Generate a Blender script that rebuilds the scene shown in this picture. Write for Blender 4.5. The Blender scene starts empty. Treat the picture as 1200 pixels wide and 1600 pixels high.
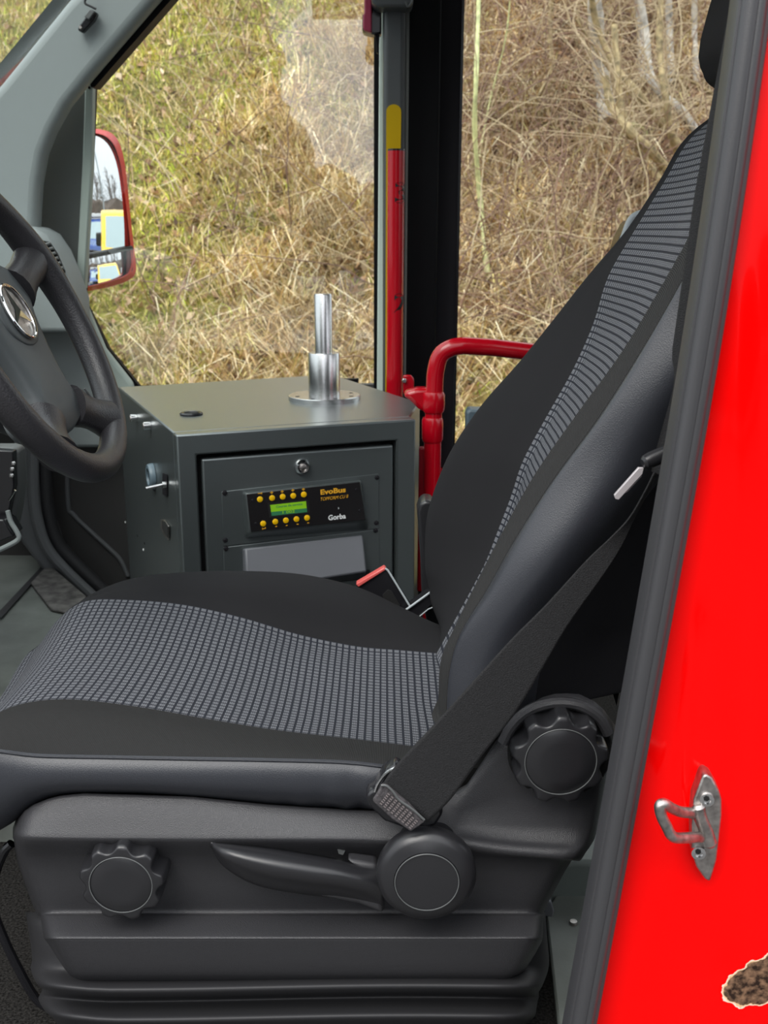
import bpy, math, random
import numpy as np
from mathutils import Vector, Matrix

# ---------------------------------------------------------------- camera, light, exposure
F_PX, PITCH = 1650.0, math.radians(15)          # focal length in pixels of the 1200x1600 frame, downward tilt
CP, SP = math.cos(PITCH), math.sin(PITCH)
scene = bpy.context.scene
COL = scene.collection
cam_data = bpy.data.cameras.new('camera')
cam = bpy.data.objects.new('camera', cam_data); COL.objects.link(cam)
cam.location = (0, 0, 0)
cam.rotation_euler = (math.pi/2 - PITCH, 0, 0)
cam_data.sensor_fit = 'VERTICAL'; cam_data.sensor_height = 36.0
cam_data.lens = 36.0*F_PX/1600.0
cam_data.clip_start = 0.02; cam_data.clip_end = 300
cam_data.dof.use_dof = True; cam_data.dof.focus_distance = 1.25; cam_data.dof.aperture_fstop = 12
scene.camera = cam
scene.view_settings.view_transform = 'Standard'
scene.view_settings.look = 'None'
scene.view_settings.gamma = 1.0
scene.view_settings.use_curve_mapping = False
scene.view_settings.exposure = 0.75

world = bpy.data.worlds.new('overcast_sky'); scene.world = world
world.use_nodes = True
wn = world.node_tree.nodes; wl = world.node_tree.links; wn.clear()
w_out = wn.new('ShaderNodeOutputWorld'); w_bg = wn.new('ShaderNodeBackground')
w_tc = wn.new('ShaderNodeTexCoord'); w_sep = wn.new('ShaderNodeSeparateXYZ'); w_ramp = wn.new('ShaderNodeValToRGB')
wl.new(w_tc.outputs['Generated'], w_sep.inputs[0]); wl.new(w_sep.outputs['Z'], w_ramp.inputs[0])
w_ramp.color_ramp.elements[0].position = 0.0; w_ramp.color_ramp.elements[0].color = (0.58, 0.61, 0.66, 1)
w_ramp.color_ramp.elements[1].position = 0.8; w_ramp.color_ramp.elements[1].color = (1.30, 1.33, 1.38, 1)
wl.new(w_ramp.outputs[0], w_bg.inputs[0]); w_bg.inputs[1].default_value = 1.15
wl.new(w_bg.outputs[0], w_out.inputs[0])
sun_d = bpy.data.lights.new('veiled_sun', 'SUN'); sun_d.energy = 1.5; sun_d.angle = math.radians(35)
sun_d.color = (1.0, 0.96, 0.9)
sun = bpy.data.objects.new('veiled_sun', sun_d); COL.objects.link(sun)
sun.rotation_euler = (math.radians(32), math.radians(-22), 0)    # high, over the photographer's left shoulder

# ---------------------------------------------------------------- geometry helpers
def ray(px, py):
    u = (800.0 - py)/F_PX
    return Vector(((px-600.0)/F_PX, CP + u*SP, -SP + u*CP))
def P(px, py, Y):
    d = ray(px, py); return d*(Y/d.y)
def PZ(px, py, z):
    d = ray(px, py); return d*(z/d.z)
def PP(px, py, o, n):
    d = ray(px, py); return d*(o.dot(n)/d.dot(n))
def m_per_px(pt):
    return (pt.y*CP - pt.z*SP)/F_PX
def lerp(a, b, t): return a + (b-a)*t

def props(o, label=None, cat=None, group=None, kind=None):
    if label: o['label'] = label
    if cat: o['category'] = cat
    if group: o['group'] = group
    if kind: o['kind'] = kind
    return o
def thing(name, loc, label, cat, group=None):
    o = bpy.data.objects.new(name, None); COL.objects.link(o)
    o.location = loc; o.empty_display_size = 0.05
    return props(o, label, cat, group)
def wloc(o):
    v = Vector((0, 0, 0))
    while o is not None:
        v += o.location; o = o.parent
    return v
def mk(name, verts, faces, mat, parent=None, smooth=True, bevel=0, seg=2, sub=0, uv=None, sharp=35, solid=0):
    me = bpy.data.meshes.new(name)
    me.from_pydata([tuple(v) for v in verts], [], [tuple(f) for f in faces])
    if uv is not None:
        l = me.uv_layers.new(name='UVMap')
        for lp in me.loops: l.data[lp.index].uv = uv[lp.vertex_index]
    if mat is not None:
        for m_ in (mat if isinstance(mat, (list, tuple)) else [mat]): me.materials.append(m_)
    me.validate(); me.update()
    o = bpy.data.objects.new(name, me); COL.objects.link(o)
    if parent is not None:
        o.parent = parent; o.location = -wloc(parent)
    if solid:
        s = o.modifiers.new('solid', 'SOLIDIFY'); s.thickness = solid; s.offset = 0
    if bevel:
        b = o.modifiers.new('bevel', 'BEVEL'); b.width = bevel; b.segments = seg; b.limit_method = 'ANGLE'; b.angle_limit = math.radians(30)
    if sub:
        s = o.modifiers.new('sub', 'SUBSURF'); s.levels = sub; s.render_levels = sub
    if smooth:
        me.polygons.foreach_set('use_smooth', [True]*len(me.polygons))
        if sharp and not sub:
            try: me.set_sharp_from_angle(angle=math.radians(sharp))
            except Exception: pass
    return o
def prism(pts, vec):
    n = len(pts); v = [Vector(p) for p in pts] + [Vector(p)+Vector(vec) for p in pts]
    f = [tuple(range(n-1, -1, -1)), tuple(range(n, 2*n))] + [(i, (i+1) % n, n+(i+1) % n, n+i) for i in range(n)]
    a = Vector((0, 0, 0))
    for i in range(n): a += Vector(pts[i]).cross(Vector(pts[(i+1) % n]))
    if a.dot(Vector(vec)) < 0: f = [tuple(reversed(q)) for q in f]
    return v, f
def join(*gs):
    V, Fc = [], []
    for v, f in gs:
        k = len(V); V += list(v); Fc += [tuple(i+k for i in q) for q in f]
    return V, Fc
def box(a, b):
    (x0, y0, z0), (x1, y1, z1) = a, b
    return prism([(x0, y0, z0), (x1, y0, z0), (x1, y1, z0), (x0, y1, z0)], (0, 0, z1-z0))
def obox(c, ax, ay, az, sx, sy, sz):
    c = Vector(c); ax = Vector(ax).normalized(); ay = Vector(ay).normalized(); az = Vector(az).normalized()
    b = [c + ax*(sx*i) + ay*(sy*j) - az*sz for i, j in ((-1, -1), (1, -1), (1, 1), (-1, 1))]
    return prism(b, az*(2*sz))
def smooth_path(pts, n=6):
    pts = [np.array(p, float) for p in pts]; out = []
    q = [2*pts[0]-pts[1]] + pts + [2*pts[-1]-pts[-2]]
    for i in range(1, len(q)-2):
        for k in range(n):
            t = k/n
            out.append(0.5*((2*q[i]) + (-q[i-1]+q[i+1])*t + (2*q[i-1]-5*q[i]+4*q[i+1]-q[i+2])*t*t + (-q[i-1]+3*q[i]-3*q[i+1]+q[i+2])*t**3))
    out.append(pts[-1]); return out
def tube(path, r, seg=12, closed=False, cap=True, sx=1.0, up=None):
    path = [Vector(p) for p in path]; n = len(path)
    rs = r if hasattr(r, '__len__') else [r]*n
    V, Fc = [], []; prev = None
    for i, p in enumerate(path):
        if closed: t = path[(i+1) % n]-path[i-1]
        else: t = path[min(i+1, n-1)]-path[max(i-1, 0)]
        t.normalize()
        if up is not None: a = Vector(up)-t*t.dot(Vector(up))
        elif prev is None: a = t.orthogonal()
        else: a = prev - t*t.dot(prev)
        a.normalize(); prev = a; b = t.cross(a)
        for k in range(seg):
            th = 2*math.pi*k/seg
            V.append(p + a*(math.cos(th)*rs[i]) + b*(math.sin(th)*rs[i]*sx))
    m = n if closed else n-1
    for i in range(m):
        for k in range(seg):
            Fc.append((i*seg+k, i*seg+(k+1) % seg, ((i+1) % n)*seg+(k+1) % seg, ((i+1) % n)*seg+k))
    if cap and not closed:
        Fc.append(tuple(range(seg-1, -1, -1))); Fc.append(tuple((n-1)*seg+k for k in range(seg)))
    return V, Fc
def lathe(c, axis, prof, seg=40, radf=None, ref=None):
    """prof = [(radius, height along axis)]; radf(theta, radius) can scallop it"""
    c = Vector(c); w = Vector(axis).normalized()
    a = Vector(ref).normalized() if ref else w.orthogonal().normalized()
    a = (a - w*w.dot(a)).normalized(); b = w.cross(a)
    V, Fc = [], []
    for (r, h) in prof:
        for k in range(seg):
            th = 2*math.pi*k/seg; rr = radf(th, r) if radf else r
            V.append(c + w*h + a*(rr*math.cos(th)) + b*(rr*math.sin(th)))
    for i in range(len(prof)-1):
        for k in range(seg):
            Fc.append((i*seg+k, i*seg+(k+1) % seg, (i+1)*seg+(k+1) % seg, (i+1)*seg+k))
    Fc.append(tuple(range(seg-1, -1, -1))); Fc.append(tuple((len(prof)-1)*seg+k for k in range(seg)))
    return V, Fc
def cyl(a, b, r, seg=24):
    a = Vector(a); b = Vector(b); return lathe(a, b-a, [(r, 0), (r, (b-a).length)], seg)
def catmull(A, n, axis):
    """upsample an array of points along an axis by n"""
    A = np.moveaxis(np.asarray(A, float), axis, 0)
    Q = np.concatenate([[2*A[0]-A[1]], A, [2*A[-1]-A[-2]]]); out = []
    for i in range(1, len(Q)-2):
        for k in range(n):
            t = k/n
            out.append(0.5*((2*Q[i]) + (-Q[i-1]+Q[i+1])*t + (2*Q[i-1]-5*Q[i]+4*Q[i+1]-Q[i+2])*t*t + (-Q[i-1]+3*Q[i]-3*Q[i+1]+Q[i+2])*t**3))
    out.append(A[-1]); return np.moveaxis(np.array(out), 0, axis)
def grid(name, G, mat, parent=None, uv=None, flip=False, thick=0, **kw):
    """G[i][j] = points"""
    G = np.asarray(G, float); n, m = G.shape[:2]
    V = [Vector(p) for p in G.reshape(-1, 3)]
    Fc = []
    for i in range(n-1):
        for j in range(m-1):
            q = (i*m+j, i*m+j+1, (i+1)*m+j+1, (i+1)*m+j)
            Fc.append(tuple(reversed(q)) if flip else q)
    UV = None if uv is None else [tuple(p) for p in np.asarray(uv).reshape(-1, 2)]
    return mk(name, V, Fc, mat, parent, uv=UV, **kw)
def interp(pts, x):
    xs = [p[0] for p in pts]; ys = [p[1] for p in pts]
    if x <= xs[0]:
        return ys[0] + (ys[1]-ys[0])*(x-xs[0])/(xs[1]-xs[0])
    if x >= xs[-1]:
        return ys[-1] + (ys[-1]-ys[-2])*(x-xs[-1])/(xs[-1]-xs[-2])
    return float(np.interp(x, xs, ys))
def fastmesh(name, V, Q, mat, col=None, parent=None, smooth=False):
    """V Nx3, Q Mx4 (or Mx3) index array, col Nx3 base colour of each blade/leaf"""
    me = bpy.data.meshes.new(name); k = Q.shape[1]
    me.vertices.add(len(V)); me.vertices.foreach_set('co', np.asarray(V, np.float32).ravel())
    me.loops.add(Q.size); me.loops.foreach_set('vertex_index', Q.astype(np.int32).ravel())
    me.polygons.add(len(Q)); me.polygons.foreach_set('loop_start', np.arange(0, Q.size, k, dtype=np.int32))
    try: me.polygons.foreach_set('loop_total', np.full(len(Q), k, np.int32))
    except Exception: pass
    if col is not None:
        at = me.color_attributes.new('tint', 'FLOAT_COLOR', 'POINT')
        c4 = np.concatenate([col, np.ones((len(col), 1))], 1).astype(np.float32)
        at.data.foreach_set('color', c4.ravel())
    me.materials.append(mat)
    if smooth: me.polygons.foreach_set('use_smooth', [True]*len(Q))
    me.update(); me.validate()
    o = bpy.data.objects.new(name, me); COL.objects.link(o)
    if parent is not None: o.parent = parent; o.location = -wloc(parent)
    return o
def text(name, s, c, right, up, width, height, mat, parent, shear=0, out=0.0004, bold=.02):
    """raised lettering, centred at c"""
    cu = bpy.data.curves.new(name, 'FONT'); cu.body = s; cu.shear = shear
    cu.extrude = 0.0; cu.resolution_u = 3; cu.offset = bold
    t = bpy.data.objects.new(name, cu); COL.objects.link(t)
    dg = bpy.context.evaluated_depsgraph_get()
    me = bpy.data.meshes.new_from_object(t.evaluated_get(dg)); bpy.data.objects.remove(t)
    co = np.array([v.co[:] for v in me.vertices]); mn, mx = co.min(0), co.max(0)
    right = Vector(right).normalized(); up = Vector(up).normalized(); nrm = right.cross(up)
    c = Vector(c)
    for v in me.vertices:
        a = (v.co.x-mn[0])/(mx[0]-mn[0])-.5; b = (v.co.y-mn[1])/(mx[1]-mn[1])-.5
        v.co = c + right*(a*width) + up*(b*height) + nrm*out
    me.materials.clear(); me.materials.append(mat)
    o = bpy.data.objects.new(name, me); COL.objects.link(o)
    o.parent = parent; o.location = -wloc(parent)
    return o

# ---------------------------------------------------------------- materials
def srgb(r, g, b):
    f = lambda c: (c/255/12.92) if c/255 <= .04045 else ((c/255+.055)/1.055)**2.4
    return (f(r), f(g), f(b))
def pmat(name, col, rough=.5, metal=0, bump=None, var=None, coat=0, spec=.5, emit=None, coat_rough=.05):
    m = bpy.data.materials.new(name); m.use_nodes = True
    nt = m.node_tree; b = nt.nodes['Principled BSDF']
    b.inputs['Base Color'].default_value = (*col, 1); b.inputs['Roughness'].default_value = rough
    b.inputs['Metallic'].default_value = metal; b.inputs['Coat Weight'].default_value = coat
    b.inputs['Coat Roughness'].default_value = coat_rough
    b.inputs['Specular IOR Level'].default_value = spec
    tc = nt.nodes.new('ShaderNodeTexCoord')
    if bump:
        sc, st, kind = bump
        if kind == 'voronoi':
            t = nt.nodes.new('ShaderNodeTexVoronoi'); t.inputs['Scale'].default_value = sc; o = t.outputs['Distance']
        elif kind == 'wave':
            t = nt.nodes.new('ShaderNodeTexWave'); t.inputs['Scale'].default_value = sc; o = t.outputs[0]; t.inputs['Distortion'].default_value = .5
        else:
            t = nt.nodes.new('ShaderNodeTexNoise'); t.inputs['Scale'].default_value = sc; t.inputs['Detail'].default_value = 4; o = t.outputs[0]
        nt.links.new(tc.outputs['Object'], t.inputs['Vector'])
        bp = nt.nodes.new('ShaderNodeBump'); bp.inputs['Strength'].default_value = st; bp.inputs['Distance'].default_value = .001
        nt.links.new(o, bp.inputs['Height']); nt.links.new(bp.outputs[0], b.inputs['Normal'])
    if var:
        sc, amt = var
        t = nt.nodes.new('ShaderNodeTexNoise'); t.inputs['Scale'].default_value = sc; t.inputs['Detail'].default_value = 6
        nt.links.new(tc.outputs['Object'], t.inputs['Vector'])
        r = nt.nodes.new('ShaderNodeValToRGB'); e = r.color_ramp.elements
        e[0].position = .3; e[1].position = .7
        e[0].color = (*[c*(1-amt) for c in col], 1); e[1].color = (*[min(1, c*(1+amt)) for c in col], 1)
        nt.links.new(t.outputs[0], r.inputs[0]); nt.links.new(r.outputs[0], b.inputs['Base Color'])
    if emit:
        b.inputs['Emission Color'].default_value = (*emit[0], 1); b.inputs['Emission Strength'].default_value = emit[1]
    return m
def MN(nt, op, a, b=None, c=None):
    n = nt.nodes.new('ShaderNodeMath'); n.operation = op
    for i, v in enumerate((a, b, c)):
        if v is None: continue
        if isinstance(v, (int, float)): n.inputs[i].default_value = v
        else: nt.links.new(v, n.inputs[i])
    return n.outputs[0]
def weave_mat(name):
    """dark blue-grey cloth woven with small pale hatch marks, laid out in metres on the UVs"""
    m = pmat(name, (.03, .03, .035), .85, spec=.25); nt = m.node_tree; b = nt.nodes['Principled BSDF']
    tc = nt.nodes.new('ShaderNodeTexCoord'); sp = nt.nodes.new('ShaderNodeSeparateXYZ')
    nt.links.new(tc.outputs['UV'], sp.inputs[0]); U, Vv = sp.outputs[0], sp.outputs[1]
    cell = .0092
    fu = MN(nt, 'FRACT', MN(nt, 'DIVIDE', U, cell)); fv = MN(nt, 'FRACT', MN(nt, 'DIVIDE', Vv, cell*.98))
    inu = MN(nt, 'LESS_THAN', MN(nt, 'ABSOLUTE', MN(nt, 'SUBTRACT', fu, .5)), .35)
    inv = MN(nt, 'LESS_THAN', MN(nt, 'ABSOLUTE', MN(nt, 'SUBTRACT', fv, .5)), .36)
    st = MN(nt, 'GREATER_THAN', MN(nt, 'FRACT', MN(nt, 'DIVIDE', U, cell/4.3)), .42)
    bar = MN(nt, 'LESS_THAN', MN(nt, 'ABSOLUTE', MN(nt, 'SUBTRACT', MN(nt, 'FRACT', MN(nt, 'MULTIPLY', fv, 2.7)), .5)), .2)
    ink = MN(nt, 'MULTIPLY', MN(nt, 'MULTIPLY', inu, inv), MN(nt, 'ADD', .22, MN(nt, 'MULTIPLY', .78, MN(nt, 'MAXIMUM', st, bar))))
    nz = nt.nodes.new('ShaderNodeTexNoise'); nz.inputs['Scale'].default_value = 900
    nt.links.new(tc.outputs['Object'], nz.inputs['Vector'])
    ink = MN(nt, 'MULTIPLY', ink, MN(nt, 'ADD', .45, nz.outputs[0]))
    mx = nt.nodes.new('ShaderNodeMixRGB'); mx.inputs[1].default_value = (.014, .016, .023, 1); mx.inputs[2].default_value = (.155, .16, .175, 1)
    nt.links.new(ink, mx.inputs[0]); nt.links.new(mx.outputs[0], b.inputs['Base Color'])
    bp = nt.nodes.new('ShaderNodeBump'); bp.inputs['Strength'].default_value = .5; bp.inputs['Distance'].default_value = .0006
    nt.links.new(MN(nt, 'MULTIPLY', inu, 1.0), bp.inputs['Height']); nt.links.new(bp.outputs[0], b.inputs['Normal'])
    return m
def glass_mat(name, tint=(.93, .96, .95), refl=1.0):
    m = bpy.data.materials.new(name); m.use_nodes = True; nt = m.node_tree; nt.nodes.clear()
    o = nt.nodes.new('ShaderNodeOutputMaterial'); mix = nt.nodes.new('ShaderNodeMixShader')
    t = nt.nodes.new('ShaderNodeBsdfTransparent'); t.inputs[0].default_value = (*tint, 1)
    g = nt.nodes.new('ShaderNodeBsdfGlossy'); g.inputs['Roughness'].default_value = 0.0
    ge = nt.nodes.new('ShaderNodeNewGeometry'); vd = nt.nodes.new('ShaderNodeVectorMath'); vd.operation = 'DOT_PRODUCT'
    nt.links.new(ge.outputs['Incoming'], vd.inputs[0]); nt.links.new(ge.outputs['Normal'], vd.inputs[1])
    sch = MN(nt, 'ADD', .04, MN(nt, 'MULTIPLY', .96, MN(nt, 'POWER', MN(nt, 'SUBTRACT', 1.0, MN(nt, 'ABSOLUTE', vd.outputs['Value'])), 5)))
    nt.links.new(MN(nt, 'MULTIPLY', sch, refl), mix.inputs[0])
    nt.links.new(t.outputs[0], mix.inputs[1]); nt.links.new(g.outputs[0], mix.inputs[2]); nt.links.new(mix.outputs[0], o.inputs[0])
    return m
def tint_mat(name, rough=.8, scale=1.0, trans=0):
    m = pmat(name, (.3, .3, .2), rough, spec=.3); nt = m.node_tree; b = nt.nodes['Principled BSDF']
    a = nt.nodes.new('ShaderNodeAttribute'); a.attribute_name = 'tint'
    nt.links.new(a.outputs['Color'], b.inputs['Base Color'])
    return m

M = {}
M['plastic'] = pmat('grained_black_plastic', (.030, .030, .033), .38, bump=(1300, .35, 'voronoi'))
M['plastic_s'] = pmat('smooth_black_plastic', (.016, .016, .018), .30, bump=(1500, .1, 'noise'))
M['gloss_blk'] = pmat('glossy_black_plastic', (.012, .012, .014), .22)
M['leather'] = pmat('black_leatherette', (.025, .027, .033), .38, bump=(900, .3, 'noise'))
M['fabric'] = pmat('plain_charcoal_fabric', (.017, .017, .0185), .95, bump=(2500, .5, 'noise'), spec=.15)
M['ribbed'] = pmat('ribbed_charcoal_fabric', (.028, .028, .028), .95, bump=(330, .6, 'wave'), spec=.15)
M['dark_fabric'] = pmat('black_seat_cover', (.009, .009, .011), .9, bump=(1800, .4, 'noise'), spec=.2)
M['rubber'] = pmat('black_rubber', (.018, .018, .020), .6, bump=(60, .2, 'noise'))
M['seal'] = pmat('grey_rubber_seal', (.040, .040, .043), .42, bump=(1200, .2, 'noise'))
M['weave'] = weave_mat('hatched_seat_cloth')
M['belt'] = pmat('belt_webbing', (.015, .015, .016), .75, bump=(900, .9, 'noise'), spec=.3, var=(1100, .5))
M['belt_end'] = pmat('stitched_webbing', (.05, .045, .048), .8, bump=(400, .9, 'noise'), var=(300, .6))
M['steel'] = pmat('brushed_steel', (.62, .62, .62), .25, 1, bump=(600, .15, 'noise'))
M['steel_d'] = pmat('worn_steel', (.42, .39, .37), .38, 1, bump=(300, .4, 'noise'), var=(120, .35))
M['dull_zinc'] = pmat('dull_zinc', (.48, .45, .46), .45, .3)
M['chrome'] = pmat('chrome', (.8, .8, .8), .08, 1)
M['cab_paint'] = pmat('slate_grey_satin_metal', (.125, .145, .148), .40, .72, bump=(1600, .1, 'noise'), coat=.9, coat_rough=.30)
M['cab_light'] = pmat('grey_metal_flap', (.12, .125, .14), .4, bump=(900, .15, 'noise'))
M['void'] = pmat('dark_gap_and_shade', (.004, .004, .004), .9)
M['pillar'] = pmat('grey_green_trim', (.24, .268, .268), .55, bump=(1500, .25, 'noise'))
M['pillar_d'] = pmat('olive_grey_trim', (.10, .106, .10), .6, bump=(1200, .2, 'noise'))
M['sage'] = pmat('sage_grey_trim', (.38, .44, .40), .55)
M['sage_l'] = pmat('pale_sage_trim', (.58, .66, .60), .5)
M['doorcard'] = pmat('brown_grey_door_card', (.045, .043, .042), .6, bump=(1200, .3, 'noise'))
M['kick'] = pmat('charcoal_kick_trim', (.12, .125, .13), .6, bump=(1000, .3, 'noise'))
M['floor'] = pmat('grey_green_floor_sheet', (.15, .165, .15), .55, var=(9, .3), bump=(400, .15, 'noise'))
M['carpet'] = pmat('black_carpet', (.02, .019, .018), 1.0, bump=(600, 1.0, 'noise'), var=(300, .9), spec=.1)
M['frame_blk'] = pmat('black_door_frame', (.003, .003, .004), .5, spec=.15)
M['frame_blk2'] = pmat('matt_black_frame_return', (.012, .011, .014), .6, spec=.2)
M['red_paint'] = pmat('red_body_paint', (.82, .0, .004), .22, coat=.6, bump=(25, .05, 'noise'))
M['red_tube'] = pmat('red_enamelled_tube', (.42, .0, .008), .25, coat=.3, spec=.4)
M['yellow_tape'] = pmat('yellow_marking', (.50, .32, .0), .5, spec=.2)
M['red_plast'] = pmat('red_plastic', (.62, .10, .09), .35)
M['magenta'] = pmat('magenta_red_plastic', (.28, .02, .06), .4)
M['grey_pole'] = pmat('dark_grey_pole_cover', (.06, .065, .068), .4)
M['wheel'] = pmat('steering_wheel_skin', (.026, .025, .028), .36, bump=(500, .55, 'noise'))
M['pad'] = pmat('airbag_cover', (.072, .082, .085), .52, bump=(1500, .25, 'noise'))
M['pad_dim'] = pmat('airbag_print', (.02, .024, .03), .6)
M['mirror'] = pmat('mirror_glass', (.92, .93, .93), .0, 1)
M['yellow_btn'] = pmat('yellow_button', (.85, .50, .0), .4)
M['orange_txt'] = pmat('orange_print', (.75, .38, .02), .5)
M['white_txt'] = pmat('white_print', (.8, .82, .82), .5)
M['unit_face'] = pmat('black_unit_face', (.010, .009, .010), .35)
M['lcd'] = pmat('green_lcd', (.10, .24, .01), .3, emit=((.17, .38, .01), .35))
M['lcd_d'] = pmat('green_lcd_dark_row', (.02, .09, .04), .3, emit=((.02, .12, .05), .35))  # lower display row in a darker green
M['lcd_txt'] = pmat('lcd_characters', (.03, .07, .01), .5)
M['glass'] = glass_mat('window_glass')
M['glass_c'] = glass_mat('coated_window_glass', refl=2.6)
M['sky_blue'] = pmat('blue_grey_plastic', (.10, .14, .17), .4)
M['light_grey'] = pmat('light_grey_plastic', (.42, .46, .48), .4)
M['grey_pl'] = pmat('mid_grey_plastic', (.09, .095, .095), .5)
# ================================================================ the vehicle shell (setting)
def struct(name, g, mat, **kw):
    o = mk(name, g[0], g[1], mat, **kw); o['kind'] = 'structure'; return o

# near door aperture: rubber seal down the B pillar
seal_c = [(1176, 0), (1098, 533), (1005, 1066), (908, 1600)]
ext = [(1176+2*(1176-1160), -110)]
pts = smooth_path([P(1229, -420, .90), P(1181, 0, .875), P(1103, 533, .855), P(1009, 1066, .84), P(911, 1600, .83), P(863, 1850, .83)], 10)
def seal_section(path, w, prof):
    V, Fc = [], []; n = len(path); m = len(prof)
    for i, p in enumerate(path):
        p = Vector(p); t = Vector(path[min(i+1, n-1)])-Vector(path[max(i-1, 0)]); t.normalize()
        side = Vector((0, 1, 0)).cross(t); side.normalize()
        if side.x < 0: side = -side
        out = side.cross(t); out.normalize()
        if out.y > 0: out = -out
        for (a, b) in prof: V.append(p + side*(a*w) + out*(b*w))
    for i in range(n-1):
        for k in range(m-1): Fc.append((i*m+k, i*m+k+1, (i+1)*m+k+1, (i+1)*m+k))
    return V, Fc
sp = [(-1.0, -1.6), (-1.0, -.2), (-.93, -.02), (-.80, .0), (-.78, .10), (-.6, .38), (-.35, .52), (-.05, .52), (.05, .44), (.12, .50), (.35, .47), (.55, .36), (.62, .2), (.72, .12), (.9, .08), (1.0, -.1), (1.0, -1.2)]
o = mk('trim_1', *seal_section(pts, .0134, sp), M['seal'], sharp=50); o['kind'] = 'structure'

# red B pillar body panel with its pressed relief
rows, cols = 90, 60
Gp = np.zeros((rows, cols, 3))
xs_seal = [(y, x) for x, y in [(1215, -300), (1200, 0), (1122, 533), (1030, 1066), (935, 1600), (895, 1850)]]
def relief(px, py):
    s = lambda t: 0 if t <= 0 else (1 if t >= 1 else t*t*(3-2*t))
    d = 0.0
    if py > 860:
        t = (py-860)
        xl = 1085 - .155*t; xr = 1085 + 34*min(1, t/120)**.7 + .02*t
        w = 30 + t*.05
        ins = s((px-xl)/w)*s((xr-px)/(w*1.3))
        d -= .008*ins*s(t/160)
    d += .006*s((px-1150)/40)*s((py-300)/500)
    d -= .010*math.exp(-(((px-1190)/55)**2+((py-1480)/70)**2))
    return d
for i in range(rows):
    py = -620 + (2470)*i/(rows-1)
    x0 = interp(xs_seal, py)-14
    for j in range(cols):
        px = x0 + (1560-x0)*(j/(cols-1))**1.3
        Yb = .868 + .00002*(800-py)*1.0 - .05*((px-x0)/500)
        p = P(px, py, Yb); p = P(px, py, Yb + relief(px, py))
        Gp[i, j] = p
red = pmat('red_body_paint_chipped', (.86, 0, 0), .22, coat=.12, spec=.12, bump=(18, .08, 'noise'))
nt = red.node_tree; bs = nt.nodes['Principled BSDF']; tc = nt.nodes.new('ShaderNodeTexCoord')
rc = Vector(Gp[0, 0]); rc = P(1192, 1512, .84)
nz = nt.nodes.new('ShaderNodeTexNoise'); nz.inputs['Scale'].default_value = 55; nz.inputs['Detail'].default_value = 5
nt.links.new(tc.outputs['Object'], nz.inputs['Vector'])
mp = nt.nodes.new('ShaderNodeMapping'); mp.inputs['Location'].default_value = (-rc.x, 0, -rc.z)
nt.links.new(tc.outputs['Object'], mp.inputs['Vector'])
s3 = nt.nodes.new('ShaderNodeSeparateXYZ'); nt.links.new(mp.outputs[0], s3.inputs[0])
dist = MN(nt, 'SQRT', MN(nt, 'ADD', MN(nt, 'POWER', MN(nt, 'MULTIPLY', s3.outputs[0], .80), 2), MN(nt, 'POWER', MN(nt, 'ADD', s3.outputs[2], MN(nt, 'MULTIPLY', s3.outputs[0], -.45)), 2)))
dist = MN(nt, 'ADD', dist, MN(nt, 'MULTIPLY', MN(nt, 'SUBTRACT', nz.outputs[0], .5), .020))
rr = nt.nodes.new('ShaderNodeValToRGB'); rr.color_ramp.interpolation = 'CONSTANT'
nt.links.new(MN(nt, 'MULTIPLY', dist, 25), rr.inputs[0])
e = rr.color_ramp.elements; e[0].color = (.10, .055, .03, 1); e[1].position = .68; e[1].color = (.72, .45, .24, 1)
x = e.new(.71); x.color = (.75, .62, .5, 1); x = e.new(.74); x.color = (.86, 0, 0, 1)
nz2 = nt.nodes.new('ShaderNodeTexNoise'); nz2.inputs['Scale'].default_value = 160; nz2.inputs['Detail'].default_value = 6
nt.links.new(tc.outputs['Object'], nz2.inputs['Vector'])
rust = nt.nodes.new('ShaderNodeValToRGB'); rust.color_ramp.elements[0].position = .38; rust.color_ramp.elements[0].color = (.025, .014, .01, 1)
rust.color_ramp.elements[1].position = .66; rust.color_ramp.elements[1].color = (.26, .15, .09, 1)
nt.links.new(nz2.outputs[0], rust.inputs[0])
mxr = nt.nodes.new('ShaderNodeMixRGB'); isr = MN(nt, 'LESS_THAN', MN(nt, 'MULTIPLY', dist, 25), .68)
nt.links.new(isr, mxr.inputs[0]); nt.links.new(rr.outputs[0], mxr.inputs[1]); nt.links.new(rust.outputs[0], mxr.inputs[2])
nt.links.new(mxr.outputs[0], bs.inputs['Base Color'])
chip = MN(nt, 'LESS_THAN', MN(nt, 'MULTIPLY', dist, 25), .74)
nt.links.new(MN(nt, 'SUBTRACT', .12, MN(nt, 'MULTIPLY', chip, .12)), bs.inputs['Coat Weight'])
nt.links.new(MN(nt, 'ADD', .2, MN(nt, 'MULTIPLY', chip, .6)), bs.inputs['Roughness'])
o = grid('wall_left', Gp, red, flip=True, solid=.002, sharp=0); o['kind'] = 'structure'
# inner side of the pillar, facing the cab
inner = [P(interp(xs_seal, y)-34, y, .90) for y in (-300, 0, 533, 1066, 1600, 1850)]
struct('trim_2', prism(inner + [p+Vector((.35, .0, 0)) for p in reversed(inner)], (0, .025, 0)), M['frame_blk'])

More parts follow.
